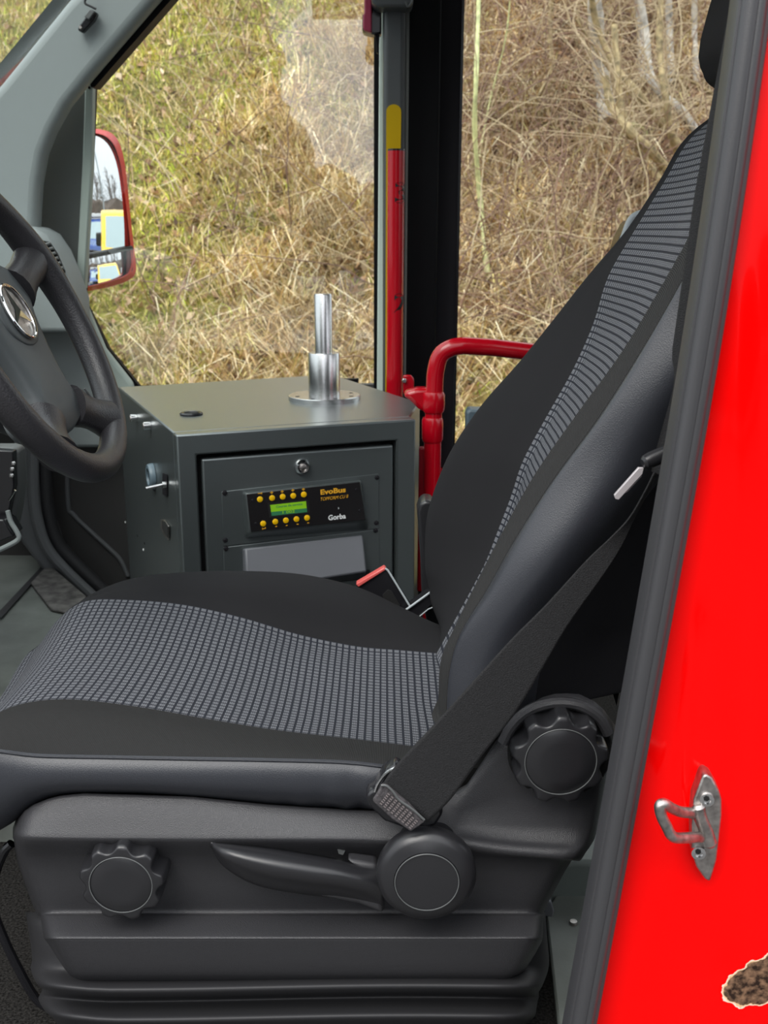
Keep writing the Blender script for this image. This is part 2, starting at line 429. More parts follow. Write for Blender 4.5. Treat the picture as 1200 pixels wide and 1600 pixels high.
ZF, ZF2, ZROOF = -.95, -.85, .86
struct('floor', box((-1.5, .9, ZF-.05), (3.6, 1.75, ZF)), M['carpet'])
fl = [PZ(x, y, ZF2) for x, y in [(20, 842), (66, 884), (118, 928), (200, 992), (300, 1070)]]
struct('floor.001', prism([Vector((-1.6, 3.1, ZF2)), Vector((fl[0].x-.1, 3.1, ZF2))] + fl + [Vector((.1, 1.5, ZF2)), Vector((-1.6, 1.5, ZF2))], (0, 0, -.4)), M['floor'])
struct('floor.002', box((.1, 1.75, ZF-.05), (3.6, 2.78, ZF)), M['carpet'])
struct('floor.003', box((-1.6, 1.5, -1.30), (.12, 3.0, -1.25)), M['carpet'])
struct('wall_front', box((-1.62, .9, -1.0), (-1.56, 3.1, -.12)), M['frame_blk'])
struct('wall_front.001', box((-1.6, 3.08, -1.0), (-1.0, 3.12, -.62)), M['doorcard'])
struct('ceiling', box((-.28, .95, ZROOF), (3.6, 2.8, ZROOF+.06)), M['pillar'])
struct('wall_back', box((3.55, .95, ZF), (3.6, 2.8, .1)), M['frame_blk'])
struct('wall_left.001', box((.75, .93, ZF), (3.55, .96, -.15)), M['kick'])
struct('trim_3', box((-.28, .92, .80), (3.6, .98, .9)), M['frame_blk'])

# passenger side: A pillar trim
A_Y = 2.55
ap = [(560, -520), (330, -222), (105, 0), (0, 130), (-150, 292), (-170, 470), (50, 470), (55, 400), (57, 330), (60, 285), (68, 240), (82, 205), (104, 165), (140, 120), (243, 0), (430, -222), (640, -520)]
struct('trim_4', prism([P(x, y, A_Y) for x, y in ap], (0, .06, 0)), M['pillar'], bevel=.022, seg=5)
# black windscreen edging beyond it
wf = [(330, -222), (108, 0), (-4, 134), (-160, 300), (-175, 292), (-24, 128), (90, -10), (312, -240)]
struct('trim_5', prism([P(x, y, 2.605) for x, y in wf], (0, .03, 0)), M['frame_blk'])
# black edging between pillar and side window
bf = [(228, 20), (245, -4), (430, -230), (480, -230), (272, -6), (148, 136), (142, 136), (138, 122)]
struct('trim_6', prism([P(x, y, 2.60) for x, y in bf], (0, .05, 0)), M['frame_blk'])
# quarter panel carrying the mirror, with its lighter upright edge
qp = [(52, 520), (50, 300), (70, 200), (100, 160), (138, 112), (140, 126), (134, 300), (127, 440), (122, 520)]
struct('trim_7', prism([P(x, y, 2.68) for x, y in qp], (0, .03, 0)), M['pillar_d'], bevel=.004)
qs = [(133, 116), (145, 122), (143, 260), (132, 452), (118, 452), (122, 380), (128, 260), (131, 180)]
struct('trim_8', prism([P(x, y, 2.655) for x, y in qs], (0, .03, 0)), M['sage'], bevel=.004)
for k, (x, y) in enumerate([(139.5, 137), (119.5, 432)]):
    struct('trim_9' if k == 0 else 'trim_9.001', cyl(P(x, y, 2.656), P(x, y, 2.650), .0035, 12), M['frame_blk'])
blk = [(143, 122), (149, 134), (146, 210), (137, 380), (133, 470), (170, 545), (218, 604), (560, 592), (560, 640), (190, 640), (150, 545), (125, 470), (129, 380), (139, 240)]
struct('trim_10', prism([P(x, y, 2.70) for x, y in blk], (0, .02, 0)), M['frame_blk'])
# sage door sill trim running down below the window, and the door card
ss = [(118, 430), (131, 448), (131, 470), (163, 545), (206, 600), (212, 640), (150, 640), (120, 560), (100, 500), (95, 440)]
struct('trim_11', prism([P(x, y, 2.66) for x, y in ss], (0, .03, 0)), M['sage'], bevel=.008)
dash_in = [(20, 420), (100, 440), (118, 470), (135, 530), (160, 600), (175, 640), (175, 700), (20, 700)]
struct('trim_12', prism([P(x, y, 2.63) for x, y in dash_in], (0, .03, 0)), M['pillar'], bevel=.01)
struct('door_1', prism([P(x, y, 2.72) for x, y in [(-420, 640), (100, 620), (600, 600), (600, 1200), (-420, 1200)]], (0, .03, 0)), M['doorcard'])
pk = smooth_path([P(x, y, 2.715) for x, y in [(106, 640), (106, 780), (116, 805), (150, 838), (186, 872), (200, 900)]], 6)
struct('trim_13', tube(pk, .006, 8), M['kick'])
# door aperture seal and kick panel
sl = smooth_path([P(x, y, 2.60) for x, y in [(72, 640), (71, 735), (76, 800), (92, 850), (128, 890), (175, 935), (210, 975)]], 8)
struct('trim_14', tube(sl, .017, 12), M['rubber'])
kp = [(20, 640), (62, 640), (62, 735), (66, 805), (84, 860), (118, 900), (190, 965), (150, 975), (100, 925), (66, 893), (32, 848), (20, 800)]
struct('trim_15', prism([P(x, y, 2.585) for x, y in kp], (0, .1, 0)), M['kick'], bevel=.012, seg=3)
kq = smooth_path([P(x, y, 2.575) for x, y in [(54, 640), (52, 740), (56, 800), (72, 852), (104, 892), (165, 950)]], 8)
struct('trim_16', tube(kq, .014, 10), M['kick'])
struct('trim_17', prism([PZ(x, y, ZF2+.003) for x, y in [(-5, 962), (68, 884), (73, 888), (2, 968)]], (0, 0, .004)), M['rubber'])
mudm = pmat('scuffed_floor_mat', (.10, .095, .09), .8, var=(40, .6), bump=(300, .3, 'noise'))
struct('trim_18', prism([PZ(x, y, ZF2+.002) for x, y in [(48, 914), (76, 884), (135, 935), (110, 962), (80, 955)]], (0, 0, .006)), mudm, bevel=.002)

# posts between the passenger window and the boarding door
def vstrip(name, x0t, x1t, x0b, x1b, Y, mat, yt=-420, yb=1000, d=.03, **kw):
    # x given at y=0 and y=600
    def X(a, b, y): return a + (b-a)*y/600
    return struct(name, prism([P(X(x0t, x0b, yt), yt, Y), P(X(x1t, x1b, yt), yt, Y), P(X(x1t, x1b, yb), yb, Y), P(X(x0t, x0b, yb), yb, Y)], (0, d, 0)), mat, **kw)
vstrip('trim_19', 584, 596, 584, 592, 2.66, M['frame_blk'], bevel=.003)
vstrip('trim_20', 593, 602, 589, 602, 2.63, M['sage_l'], bevel=.003)
vstrip('trim_21', 628, 690, 626, 680, 2.56, M['frame_blk'], d=.12, bevel=.006)
vstrip('trim_22', 686, 724, 676, 711, 2.60, M['frame_blk2'], d=.08, bevel=.004)
vstrip('trim_23', 722, 726, 709, 713, 2.595, M['gloss_blk'], d=.02)
vstrip('trim_24', 630, 640, 628, 634, 2.5, M['pillar_d'], d=.02, yb=610)
# wall below the passenger window right of the cabinet and glazing
struct('window_1', prism([P(x, y, 2.725) for x, y in [(100, 640), (110, 100), (500, -420), (600, -420), (600, 640)]], (0, .004, 0)), M['glass_c'])
w2 = prism([P(714, 1000, 2.64), P(700, -420, 2.64), P(1500, -420, 2.64), P(1500, 1000, 2.64)], (0, .004, 0))
struct('window_2', w2, M['glass'])
struct('window_3', prism([(-.30, .95, .84), (-.30, 2.7, .84), (-1.36, 2.7, -.13), (-1.36, .95, -.13)], (-.004, 0, .004)), M['glass'])
struct('wall_right', box((1.7, 2.66, -.95), (3.55, 2.72, .86)), M['frame_blk'])
struct('trim_25', box((-.3, 2.62, .80), (3.6, 2.74, .92)), M['frame_blk'])

# ================================================================ dashboard
dash = thing('dashboard', (-.9, 1.8, -.3), 'grey moulded dashboard with a side air vent, ahead of the steering wheel', 'dashboard')
dp = [(-1.34, -.16), (-1.30, -.10), (-1.0, -.075), (-.88, -.10), (-.84, -.16), (-.87, -.24), (-.95, -.32), (-1.34, -.34)]
mk('top_panel', *prism([(x, .98, z) for x, z in dp], (0, 1.62, 0)), M['pillar'], dash, bevel=.025, seg=4)
# end bulge with vent
c = P(78, 392, 2.5)
mk('vent_housing', *prism([P(x, y, 2.50) for x, y in [(20, 350), (52, 356), (70, 366), (88, 392), (104, 430), (118, 470), (120, 520), (20, 520)]], (0, .13, 0)), M['pillar'], dash, bevel=.012, seg=4)
vt = mk('air_vent', *prism([P(x, y, 2.494) for x, y in [(67, 376), (76, 378), (88, 396), (100, 424), (99, 430), (90, 420), (76, 396)]], (0, .012, 0)), M['void'], dash)
for k in range(6):
    t = (k+.5)/6; a = P(lerp(68, 92, t), lerp(379, 424, t), 2.488); b = P(lerp(77, 101, t), lerp(376, 422, t), 2.488)
    mk('vent_slat', *tube([a, b], .0035, 6), M['grey_pl'], vt)
# centre stack seen end-on at the left edge, with switches and storage tray
cs = [(-60, 700), (26, 700), (30, 760), (24, 805), (18, 830), (-60, 860)]
mk('console_side', *prism([P(x, y, 1.75) for x, y in cs], (0, .05, 0)), M['grey_pl'], dash, bevel=.01, seg=3)
cf = [(-60, 700), (20, 705), (22, 760), (14, 800), (13, 822), (19, 832), (-60, 850)]
mk('console_face', *prism([P(x, y, 1.735) for x, y in cf], (0, .02, 0)), M['gloss_blk'], dash, bevel=.002)
for k, (x, y) in enumerate([(21, 724), (19, 733), (18, 743)]):
    mk('console_button', *lathe(P(x, y, 1.732), (0, -1, 0), [(.004, 0), (.0035, .003), (.001, .004)], 12), M['steel'], dash)
mk('console_accent', *tube([P(14, 782, 1.73), P(24, 766, 1.73)], .0018, 6), M['chrome'], dash)
tr = smooth_path([P(x, y, 1.70) for x, y in [(12, 798), (17, 815), (27, 832), (29, 842), (14, 852), (-30, 872)]], 6)
mk('tray_rim', *tube(tr, .0042, 8), M['pillar'], dash)
mk('tray', *prism([P(x, y, 1.71) for x, y in [(-40, 810), (6, 812), (22, 838), (-40, 864)]], (0, .05, 0)), M['gloss_blk'], dash, bevel=.003)

# wire and sensor clipped to the pillar
sn = thing('pillar_sensor', P(133, 30, 2.52), 'small black sensor clip with a wire fixed to the top of the grey pillar trim', 'sensor')
mk('clip', *prism([P(x, y, 2.525) for x, y in [(122, 42), (142, 14), (152, 20), (146, 32), (128, 51), (121, 47)]], (0, .02, 0)), M['gloss_blk'], sn, bevel=.003)
mk('clip_block', *prism([P(x, y, 2.518) for x, y in [(131, 26), (140, 14), (148, 18), (139, 31)]], (0, .01, 0)), M['grey_pl'], sn, bevel=.002)
mk('screw', *lathe(P(126, 43, 2.523), (0, -1, 0), [(.004, 0), (.003, .003)], 12), M['steel_d'], sn)
mk('wire', *tube(smooth_path([P(x, y, 2.52) for x, y in [(138, -30), (134, -4), (133, 5), (142, 10), (150, 14)]], 6), .0025, 8), M['rubber'], sn)

# ================================================================ exterior mirror
mo = P(170, 300, 2.95); d_in = mo.normalized(); r_out = Vector((1.0, .15, .11)).normalized()
mn = (r_out - d_in).normalized()
mir = thing('wing_mirror', P(150, 460, 2.97), 'red framed wing mirror outside the passenger window with two panes reflecting parked vans', 'mirror')
def mp_(x, y, off=0): return PP(x, y, mo + mn*off, mn)
outer = [(100, 202), (140, 200), (160, 202), (176, 208), (187, 222), (195, 250), (200, 290), (206, 350), (213, 410), (213, 425), (206, 436), (180, 447), (133, 457), (92, 462)]
outer0 = outer
innr = [(106, 211), (142, 209), (158, 211), (170, 218), (180, 232), (188, 258), (194, 300), (200, 352), (205, 405), (203, 420), (197, 429), (175, 438), (133, 448), (98, 452)]
cl_ = lambda L: [tuple(q) for q in smooth_path([np.array(p, float) for p in L], 4)]
outer = cl_(outer); innr = cl_(innr)
n = len(outer)
V = [mp_(*p, -.012) for p in outer] + [mp_(*p, .004) for p in innr] + [mp_(*p, -.02) for p in innr]
ctr = sum((mp_(*p) for p in outer), Vector())/n
V += [ctr + (mp_(*p, 0)-ctr)*.9 - mn*.07 for p in outer]
Fc = []
for a, b in ((0, 1), (1, 2)):
    for i in range(n): Fc.append((a*n+i, a*n+(i+1) % n, b*n+(i+1) % n, b*n+i))
for i in range(n): Fc.append((i, 3*n+i, 3*n+(i+1) % n, (i+1) % n))
Fc.append(tuple(3*n+i for i in range(n)))
mk('housing', V, Fc, pmat('red_mirror_shell', (.72, .012, .006), .3, coat=.4), mir, bevel=.004, seg=2)
def mirror_pane(name, poly, R, tilt, off):
    poly = smooth_path([np.array(mp_(*p, off)) for p in poly] + [np.array(mp_(*poly[0], off))], 4)[:-1]
    c0 = sum((Vector(p) for p in poly), Vector())/len(poly)
    V = [c0]; rings = 10; k = len(poly); nn = (mn + Vector(tilt)).normalized()
    for r in range(1, rings+1):
        for p in poly:
            q = c0 + (Vector(p)-c0)*(r/rings); dd = (q-c0).length
            V.append(q - mn*(dd*dd/(2*R)) - mn*((q-c0).dot(nn)))
    Fc = [(0, 1+i, 1+(i+1) % k) for i in range(k)]
    for r in range(rings-1):
        for i in range(k): Fc.append((1+r*k+i, 1+(r+1)*k+i, 1+(r+1)*k+(i+1) % k, 1+r*k+(i+1) % k))
    return mk(name, V, Fc, M['mirror'], mir, sharp=0)
mirror_pane('main_glass', [(102, 213), (142, 210), (158, 212), (170, 219), (180, 233), (188, 260), (194, 300), (200, 350), (203, 378), (198, 386), (140, 397), (97, 402)], 1.9, (0, 0, 0), -.002)
mirror_pane('wide_angle_glass', [(97, 410), (140, 402), (192, 392), (197, 398), (196, 426), (175, 437), (133, 447), (97, 451)], .62, (0, 0, 0), -.002)
mk('divider', *prism([mp_(*p, -.004) for p in [(95, 404), (140, 397), (204, 384), (206, 390), (140, 404), (95, 411)]], mn*.008), M['gloss_blk'], mir, bevel=.001)
mk('rim_shadow', *prism([mp_(*p, -.006) for p in [(197, 388), (205, 386), (205, 422), (197, 430)]], mn*.006), pmat('painted_rim_shade', (.16, .005, .01), .4), mir)  # shade on the inner rim put in as a darker red strip
mk('backing', *prism([mp_(*p, -.03) for p in innr], -mn*.01), M['gloss_blk'], mir)
mk('bracket', *tube([P(120, 300, 2.86), P(112, 300, 3.0)], .02, 10), M['gloss_blk'], mir)
mk('bracket', *tube([P(114, 420, 2.80), P(106, 425, 3.0)], .02, 10), M['gloss_blk'], mir)
# ================================================================ equipment cabinet
cab = thing('equipment_cabinet', PZ(460, 668, -.335) + Vector((0, .2, -.61)), 'slate grey metal equipment cabinet with a locked front door standing beside the driver seat', 'cabinet')
ZT = -.335
FL = PZ(275, 680, ZT); FR = PZ(650, 655, ZT); FR2 = PZ(656, 629, ZT); BR = PZ(520, 585, ZT); BL = PZ(184, 605, ZT)
d1 = (FR-FL).normalized(); nF = Vector((d1.y, -d1.x, 0)); UPZ = Vector((0, 0, 1))
def Fp(px, py, off=0): return PP(px, py, FL + nF*off, nF)
d2 = (BL-FL).normalized(); nL = Vector((-d2.y, d2.x, 0)) ; nL = nL if nL.x < 0 else -nL
def Lp(px, py, off=0): return PP(px, py, FL + nL*off, nL)
H = .60
body_in = .03
fl, fr = FL - nF*body_in, FR - nF*body_in
mk('cabinet_body', *prism([fl, fr, FR2, BR, BL], (0, 0, -H)), M['cab_paint'], cab, bevel=.003)
# front frame around the recessed door
dTL, dTR = Fp(307, 711), Fp(620, 685)
sL = (dTL-FL).dot(d1); sR = (dTR-FL).dot(d1); W_ = (FR-FL).length; zD = dTL.z
def fb(s0, s1, z0, z1, o0, o1):
    a = FL + d1*s0; b = FL + d1*s1
    q = [Vector((a.x, a.y, z0)) + nF*o0, Vector((b.x, b.y, z0)) + nF*o0, Vector((b.x, b.y, z1)) + nF*o0, Vector((a.x, a.y, z1)) + nF*o0]
    return prism(q, nF*(o1-o0))
zb = ZT-H
mk('front_frame', *prism([FL, FR, FR-UPZ*H, FL-UPZ*H, FL + d1*(sL)-UPZ*H, Vector((0, 0, zD)) + Vector(((FL+d1*sL).x, (FL+d1*sL).y, 0)), Vector(((FL+d1*sR).x, (FL+d1*sR).y, zD)), FL+d1*sR-UPZ*H, FR-UPZ*H] [:0] or
   [FL, FL-UPZ*H, FL+d1*sL-UPZ*H, Vector(((FL+d1*sL).x, (FL+d1*sL).y, zD)), Vector(((FL+d1*sR).x, (FL+d1*sR).y, zD)), FL+d1*sR-UPZ*H, FR-UPZ*H, FR], -nF*(body_in+.001)), M['cab_paint'], cab, bevel=.003)
mk('door_gap', *fb(sL-.001, sR+.001, zb, zD+.001, -body_in, -body_in+.003), M['void'], cab)
dtl, dtr = Fp(316, 717), Fp(617, 690)
gL = sL+.009; gR = sR-.004; gT = zD-.009
door = mk('cabinet_door', *fb(gL, gR, zb+.01, gT, -.024, -.006), M['cab_paint'], cab, bevel=.004, seg=3)
DO = -.006
lk = Fp(472, 729, DO)
mk('lock', *lathe(lk, nF, [(.0145, 0), (.0145, .003), (.0125, .006), (.0105, .010), (.0095, .010), (.0085, .005), (.002, .005)], 32), M['chrome'], door)
mk('lock_core', *lathe(lk, nF, [(.0065, .004), (.0065, .008), (.005, .009)], 24), M['steel_d'], door)
# unit plates, screws
def fplate(name, c4, o0, o1, mat, par, **kw):
    q = [Fp(x, y, o0) for x, y in c4]; return mk(name, *prism(q, nF*(o1-o0)), mat, par, **kw)
fplate('upper_plate', [(346, 768), (591, 740), (592, 825), (349, 853)], DO, DO+.0016, M['cab_paint'], door, bevel=.0006)
fplate('lower_plate', [(349, 855), (592, 827), (594, 980), (352, 1000)], DO, DO+.0016, M['cab_paint'], door, bevel=.0006)
for (x, y) in [(351, 770), (589, 746), (352, 844), (588, 817), (353, 857), (587, 829)]:
    mk('screw', *lathe(Fp(x, y, DO+.0016), nF, [(.0045, 0), (.004, .0015), (.0015, .0024), (.001, .0012)], 16), M['frame_blk2'], door)
# control unit
OUT = .020
bo = [(377, 768), (566, 749), (577, 829), (381, 842)]
fo = [(384, 771), (563, 752), (572, 813), (391, 833)]
B4 = [Fp(x, y, DO) for x, y in bo]; F4 = [Fp(x, y, DO+OUT) for x, y in fo]
unit = mk('control_unit', B4+F4, [(0, 1, 2, 3)[::-1], (4, 5, 6, 7), (0, 1, 5, 4), (1, 2, 6, 5), (2, 3, 7, 6), (3, 0, 4, 7)], M['cab_paint'], cab, bevel=.005, seg=3)
UO = DO+OUT
nU = (F4[1]-F4[0]).cross(F4[3]-F4[0]).normalized(); nU = nU if nU.dot(nF) > 0 else -nU
ff = [(385, 772), (562, 753), (571, 812), (392, 831)]
mk('unit_face', *prism([Fp(x, y, UO-.0002) for x, y in ff], nF*.0012), M['unit_face'], unit, bevel=.0005)
UF = UO+.0012
ur = (Fp(562, 753, UF)-Fp(385, 772, UF)).normalized(); uu = nF.cross(ur)
for (x, y) in [(406, 780), (425, 778), (441.5, 776), (458, 774.5), (474.5, 772.5), (411, 818), (430, 815), (446.5, 813), (463, 811), (479.5, 809)]:
    mk('button', *lathe(Fp(x, y, UF-.0005), nF, [(.0052, 0), (.0052, .0014), (.0044, .0019)], 20), M['yellow_btn'], unit)
for (x, y) in [(424.5, 769.5), (441, 768), (457.5, 766), (474, 764.5)]:
    q = Fp(x, y, UF)
    mk('plus_mark', *join(obox(q, ur, uu, nF, .0026, .0007, .0003), obox(q, ur, uu, nF, .0007, .0024, .0003)), M['orange_txt'], unit)
for (x, y) in [(431.5, 822.5), (448, 821), (465, 819), (481.5, 817)]:
    mk('minus_mark', *obox(Fp(x, y, UF), ur, uu, nF, .0016, .0008, .0003), M['orange_txt'], unit)
q = Fp(406, 771, UF); mk('arrow_mark', *join(obox(q, ur, uu, nF, .0034, .0006, .0003), obox(q+ur*.0034, ur, uu, nF, .0006, .0018, .0003), obox(q+ur*.0018, ur+uu*.6, uu, nF, .0014, .0006, .0003)), M['orange_txt'], unit)
q = Fp(412, 826, UF); mk('return_mark', *join(obox(q, ur, uu, nF, .0030, .0006, .0003), obox(q+ur*.003+uu*.001, ur, uu, nF, .0006, .0015, .0003), obox(q-ur*.002, ur, uu, nF, .0008, .0015, .0003)), M['orange_txt'], unit)
for (x, y) in [(395, 782), (400, 818), (557, 765), (562, 798)]:
    mk('unit_screw', *lathe(Fp(x, y, UF), nF, [(.0028, 0), (.0022, .0008)], 12), M['frame_blk2'], unit)
fplate('display_bezel', [(418, 786.5), (482, 780.5), (485, 801), (421, 809)], UF-.0005, UF+.0003, M['void'], unit)
fplate('display', [(422, 789), (478, 783), (479, 793.5), (423.5, 799.5)], UF, UF+.0006, M['lcd'], unit)
fplate('display', [(423.5, 799.5), (479, 793.5), (480, 800), (424.5, 806)], UF, UF+.0006, M['lcd_d'], unit)
mk('display_strip', *prism([Fp(x, y, UF+.0004) for x, y in [(423.3, 798.6), (479, 792.6), (479.2, 794), (423.6, 800)]], nF*.0003), M['lcd'], unit)
tw = (Fp(478, 783, UF)-Fp(422, 789, UF)).length
text('display_text', 'Course de service', Fp(452, 789.5, UF+.0007), ur, uu, tw*.74, .0042, M['lcd_d'], unit)
text('display_text', '1 002', Fp(451, 799.5, UF+.0007), ur, uu, tw*.34, .0054, M['lcd'], unit)
ppx = m_per_px(Fp(500, 790))*1.03
text('lettering', 'EvoBus', Fp(520.5, 767, UF), ur, uu, 40*ppx, 8.2*ppx, M['orange_txt'], unit, bold=.035)
text('lettering', 'TOPFORM CU 8', Fp(522.5, 777.6, UF), ur, uu, 44*ppx, 5.2*ppx, M['orange_txt'], unit, shear=.25, bold=0)
text('lettering', 'Gorba', Fp(526.5, 807.5, UF), ur, uu, 28*ppx, 8.4*ppx, M['white_txt'], unit, bold=.03)
mk('indicator_slot', *obox(Fp(529, 794, UF), ur, uu, nF, .0008, .0016, .0003), M['light_grey'], unit)
# flap below
fl4b = [Fp(378, 858, DO), Fp(567, 837, DO), Fp(567, 905, DO), Fp(380, 925, DO)]
flt = [Fp(383, 857, DO+.012), Fp(566, 836, DO+.012), Fp(573, 893, DO+.036), Fp(386, 922, DO+.036)]
mk('metal_flap', fl4b+flt, [(0, 1, 2, 3)[::-1], (4, 5, 6, 7), (0, 1, 5, 4), (1, 2, 6, 5), (2, 3, 7, 6), (3, 0, 4, 7)], M['cab_light'], cab, bevel=.003)
mk('flap_painted_shadow', *prism([Fp(x, y, DO+.001) for x, y in [(383, 905), (577, 890), (578, 903), (383, 925)]], nF*.004), M['void'], cab)  # black strip painted in as the shadow beneath the flap
# left side fittings
for (x, y) in [(208, 654), (229, 666)]:
    a = Lp(x+6, y-1); mk('bolt', *cyl(a, a+nL*.013, .0078, 20), M['steel'], cab)
    mk('bolt', *cyl(a+nL*.013, a+nL*.0145, .0058, 20), M['steel_d'], cab)
a = Lp(240, 744); mk('socket', *lathe(a, nL, [(.025, 0), (.025, .005), (.0235, .010), (.0225, .011), (.016, .011), (.015, .006), (.002, .005)], 36), M['sky_blue'], cab)
mk('socket_core', *lathe(a, nL, [(.0145, .005), (.0145, .0075), (.004, .009)], 24), M['gloss_blk'], cab)
a = Lp(256, 757)
mk('switch_plate', *prism([Lp(x, y, .0002) for x, y in [(255, 739), (262, 742), (262, 776), (255, 772)]], nL*.0015), M['frame_blk2'], cab)
mk('toggle_switch', *join(cyl(Lp(261, 757), Lp(261, 757)+nL*.009, .006, 12), cyl(Lp(261, 757)+nL*.009, Lp(261, 757)+nL*.038+Vector((0, 0, -.004)), .0028, 12)), M['steel'], cab)
mk('connector', *prism([Lp(x, y, .0002) for x, y in [(253, 812), (258, 812), (265, 822), (265, 844), (258, 836), (253, 826)]], nL*.003), M['steel_d'], cab, bevel=.0005)
mk('connector_core', *prism([Lp(x, y, .0032) for x, y in [(254, 814), (258, 815), (263, 823), (263, 840), (258, 834), (254, 825)]], nL*.001), M['void'], cab)
for (x, y, mt) in [(196, 816, 'white_txt'), (224, 859, 'white_txt'), (215, 837, 'void'), (226, 849, 'void')]:
    mk('rivet', *lathe(Lp(x, y), nL, [(.0028, 0), (.002, .001)], 12), M[mt], cab)
# grommet in the top
g = PZ(299, 648, ZT)
mk('grommet', *lathe(g, (0, 0, 1), [(.021, 0), (.0215, .003), (.019, .005), (.014, .004), (.013, .001)], 36), M['gloss_blk'], cab)
mk('grommet_hole', *lathe(g, (0, 0, 1), [(.0132, 0), (.013, .0025)], 32), M['void'], cab)

# turned steel post with flange on the cabinet
pc = PZ(507, 624, ZT)
post = thing('steel_mounting_post', pc, 'turned bare steel post with round flange bolted on top of the grey cabinet', 'post')
mpp = m_per_px(pc)
mk('flange', *lathe(pc, (0, 0, 1), [(56*mpp, 0), (56*mpp, .0085), (55*mpp, .0095), (20*mpp, .0095)], 64), M['steel'], post)
hz1 = P(507, 551, pc.y).z; hz2 = P(507, 459, pc.y).z
mk('sleeve', *lathe(pc, (0, 0, 1), [(24.5*mpp, .009), (24.5*mpp, hz1-ZT-.001), (24*mpp, hz1-ZT), (14*mpp, hz1-ZT)], 48), M['steel'], post)
mk('rod', *lathe(pc, (0, 0, 1), [(13.5*mpp, .009), (13.7*mpp, hz2-ZT-.002), (12.8*mpp, hz2-ZT), (1*mpp, hz2-ZT)], 48), M['steel'], post)
for a_ in (25, 115, 205, 250, 295, 340):
    q = pc + Vector((math.cos(math.radians(a_)), math.sin(math.radians(a_)), 0))*(45*mpp) + UPZ*.0094
    mk('screw_hole', *lathe(q, (0, 0, 1), [(.0045, 0), (.004, .0005)], 16), M['frame_blk2'], post)

# ================================================================ door pole, red pole, handrail
gp = thing('door_post_cover', P(617, 640, 2.48), 'dark grey upright door post strip with a yellow round-topped marking behind the red pole', 'post')
mk('cover', *prism([P(598, -420, 2.49), P(637, -420, 2.49), P(631, 640, 2.49), P(598, 640, 2.49)], (0, .03, 0)), M['grey_pole'], gp, bevel=.012, seg=4)
ys = [P(602, 620, 2.486), P(603, 300, 2.486), P(603.5, 176, 2.486)] + [P(615.2-11.7*math.cos(t), 174-11*math.sin(t), 2.486) for t in [math.pi*k/12 for k in range(1, 12)]] + [P(627, 176, 2.486), P(625, 300, 2.486), P(622, 620, 2.486)]
mk('yellow_marking', *prism(ys, (0, .004, 0)), M['yellow_tape'], gp, smooth=False)
br = thing('pole_clamp', P(615, 0, 2.45), 'dark plastic clamp at the top of the grey door post', 'bracket')
mk('clamp', *prism([P(x, y, 2.44) for x, y in [(580, -60), (646, -60), (646, 4), (640, 12), (588, 11), (580, 2)]], (0, .07, 0)), M['grey_pole'], br, bevel=.008, seg=3)
mk('clamp_ring', *tube([P(x, y, 2.435) for x, y in smooth_path([(642, -20), (644, 0), (638, 10), (634, 2)], 5)], .0025, 8), M['grey_pl'], br)
hm = thing('emergency_release', P(575, 50, 2.5), 'magenta red emergency release handle on a black housing beside the door post top', 'handle')
mk('housing', *prism([P(x, y, 2.50) for x, y in [(580, -40), (596, -40), (596, 52), (586, 54), (568, 50), (566, 46), (566, 22), (580, 18)]], (0, .05, 0)), M['gloss_blk'], hm, bevel=.004)
mk('grip', *prism([P(x, y, 2.485) for x, y in [(569, -40), (581, -40), (581, 51), (570, 48), (567, 44), (567, 24), (569, 20)]], (0, .02, 0)), M['magenta'], hm, bevel=.004, seg=3)
mk('pull_tab', *prism([P(x, y, 2.51) for x, y in [(586, 52), (593, 52), (592, 84), (588, 82)]], (0, .015, 0)), M['frame_blk2'], hm, bevel=.002)

rp = thing('grab_pole', P(617, 640, 2.38), 'upright red enamelled grab pole with a black end cap behind the cabinet', 'pole')
rpx = m_per_px(P(618, 430, 2.38))
pa, pb = P(619, 236, 2.38), P(616, 660, 2.38); pb = Vector((pb.x, pb.y, pb.z))
mk('tube', *tube([pa, pb], 13.2*rpx, 28), M['red_tube'], rp)
mk('end_cap', *cyl(pa, pa + UPZ*.004, 13.2*rpx, 28), M['gloss_blk'], rp)
mk('foot', *tube([pb, Vector((pb.x, pb.y, ZF2))], 13.2*rpx, 20), M['red_tube'], rp)
# black characters wrapping round its edge
for s_, y in (('3', 301), ('2', 474)):
    q = P(628, y, 2.36); r_ = 13.2*rpx
    cx_ = lerp(pa.x, pb.x, (y-236)/424.)
    ch = text('lettering', s_, Vector((0, 0, 0)), (1, 0, 0), (0, 0, 1), 20*rpx, 30*rpx, pmat('black_print', (.01, .01, .012), .5), rp, out=0)
    zc = P(618, y, 2.36).z
    for v in ch.data.vertices:
        th = math.radians(36) + v.co.x/r_
        v.co = Vector((cx_ + math.sin(th)*r_*1.05, 2.38 - math.cos(th)*r_*1.05, zc + v.co.z))

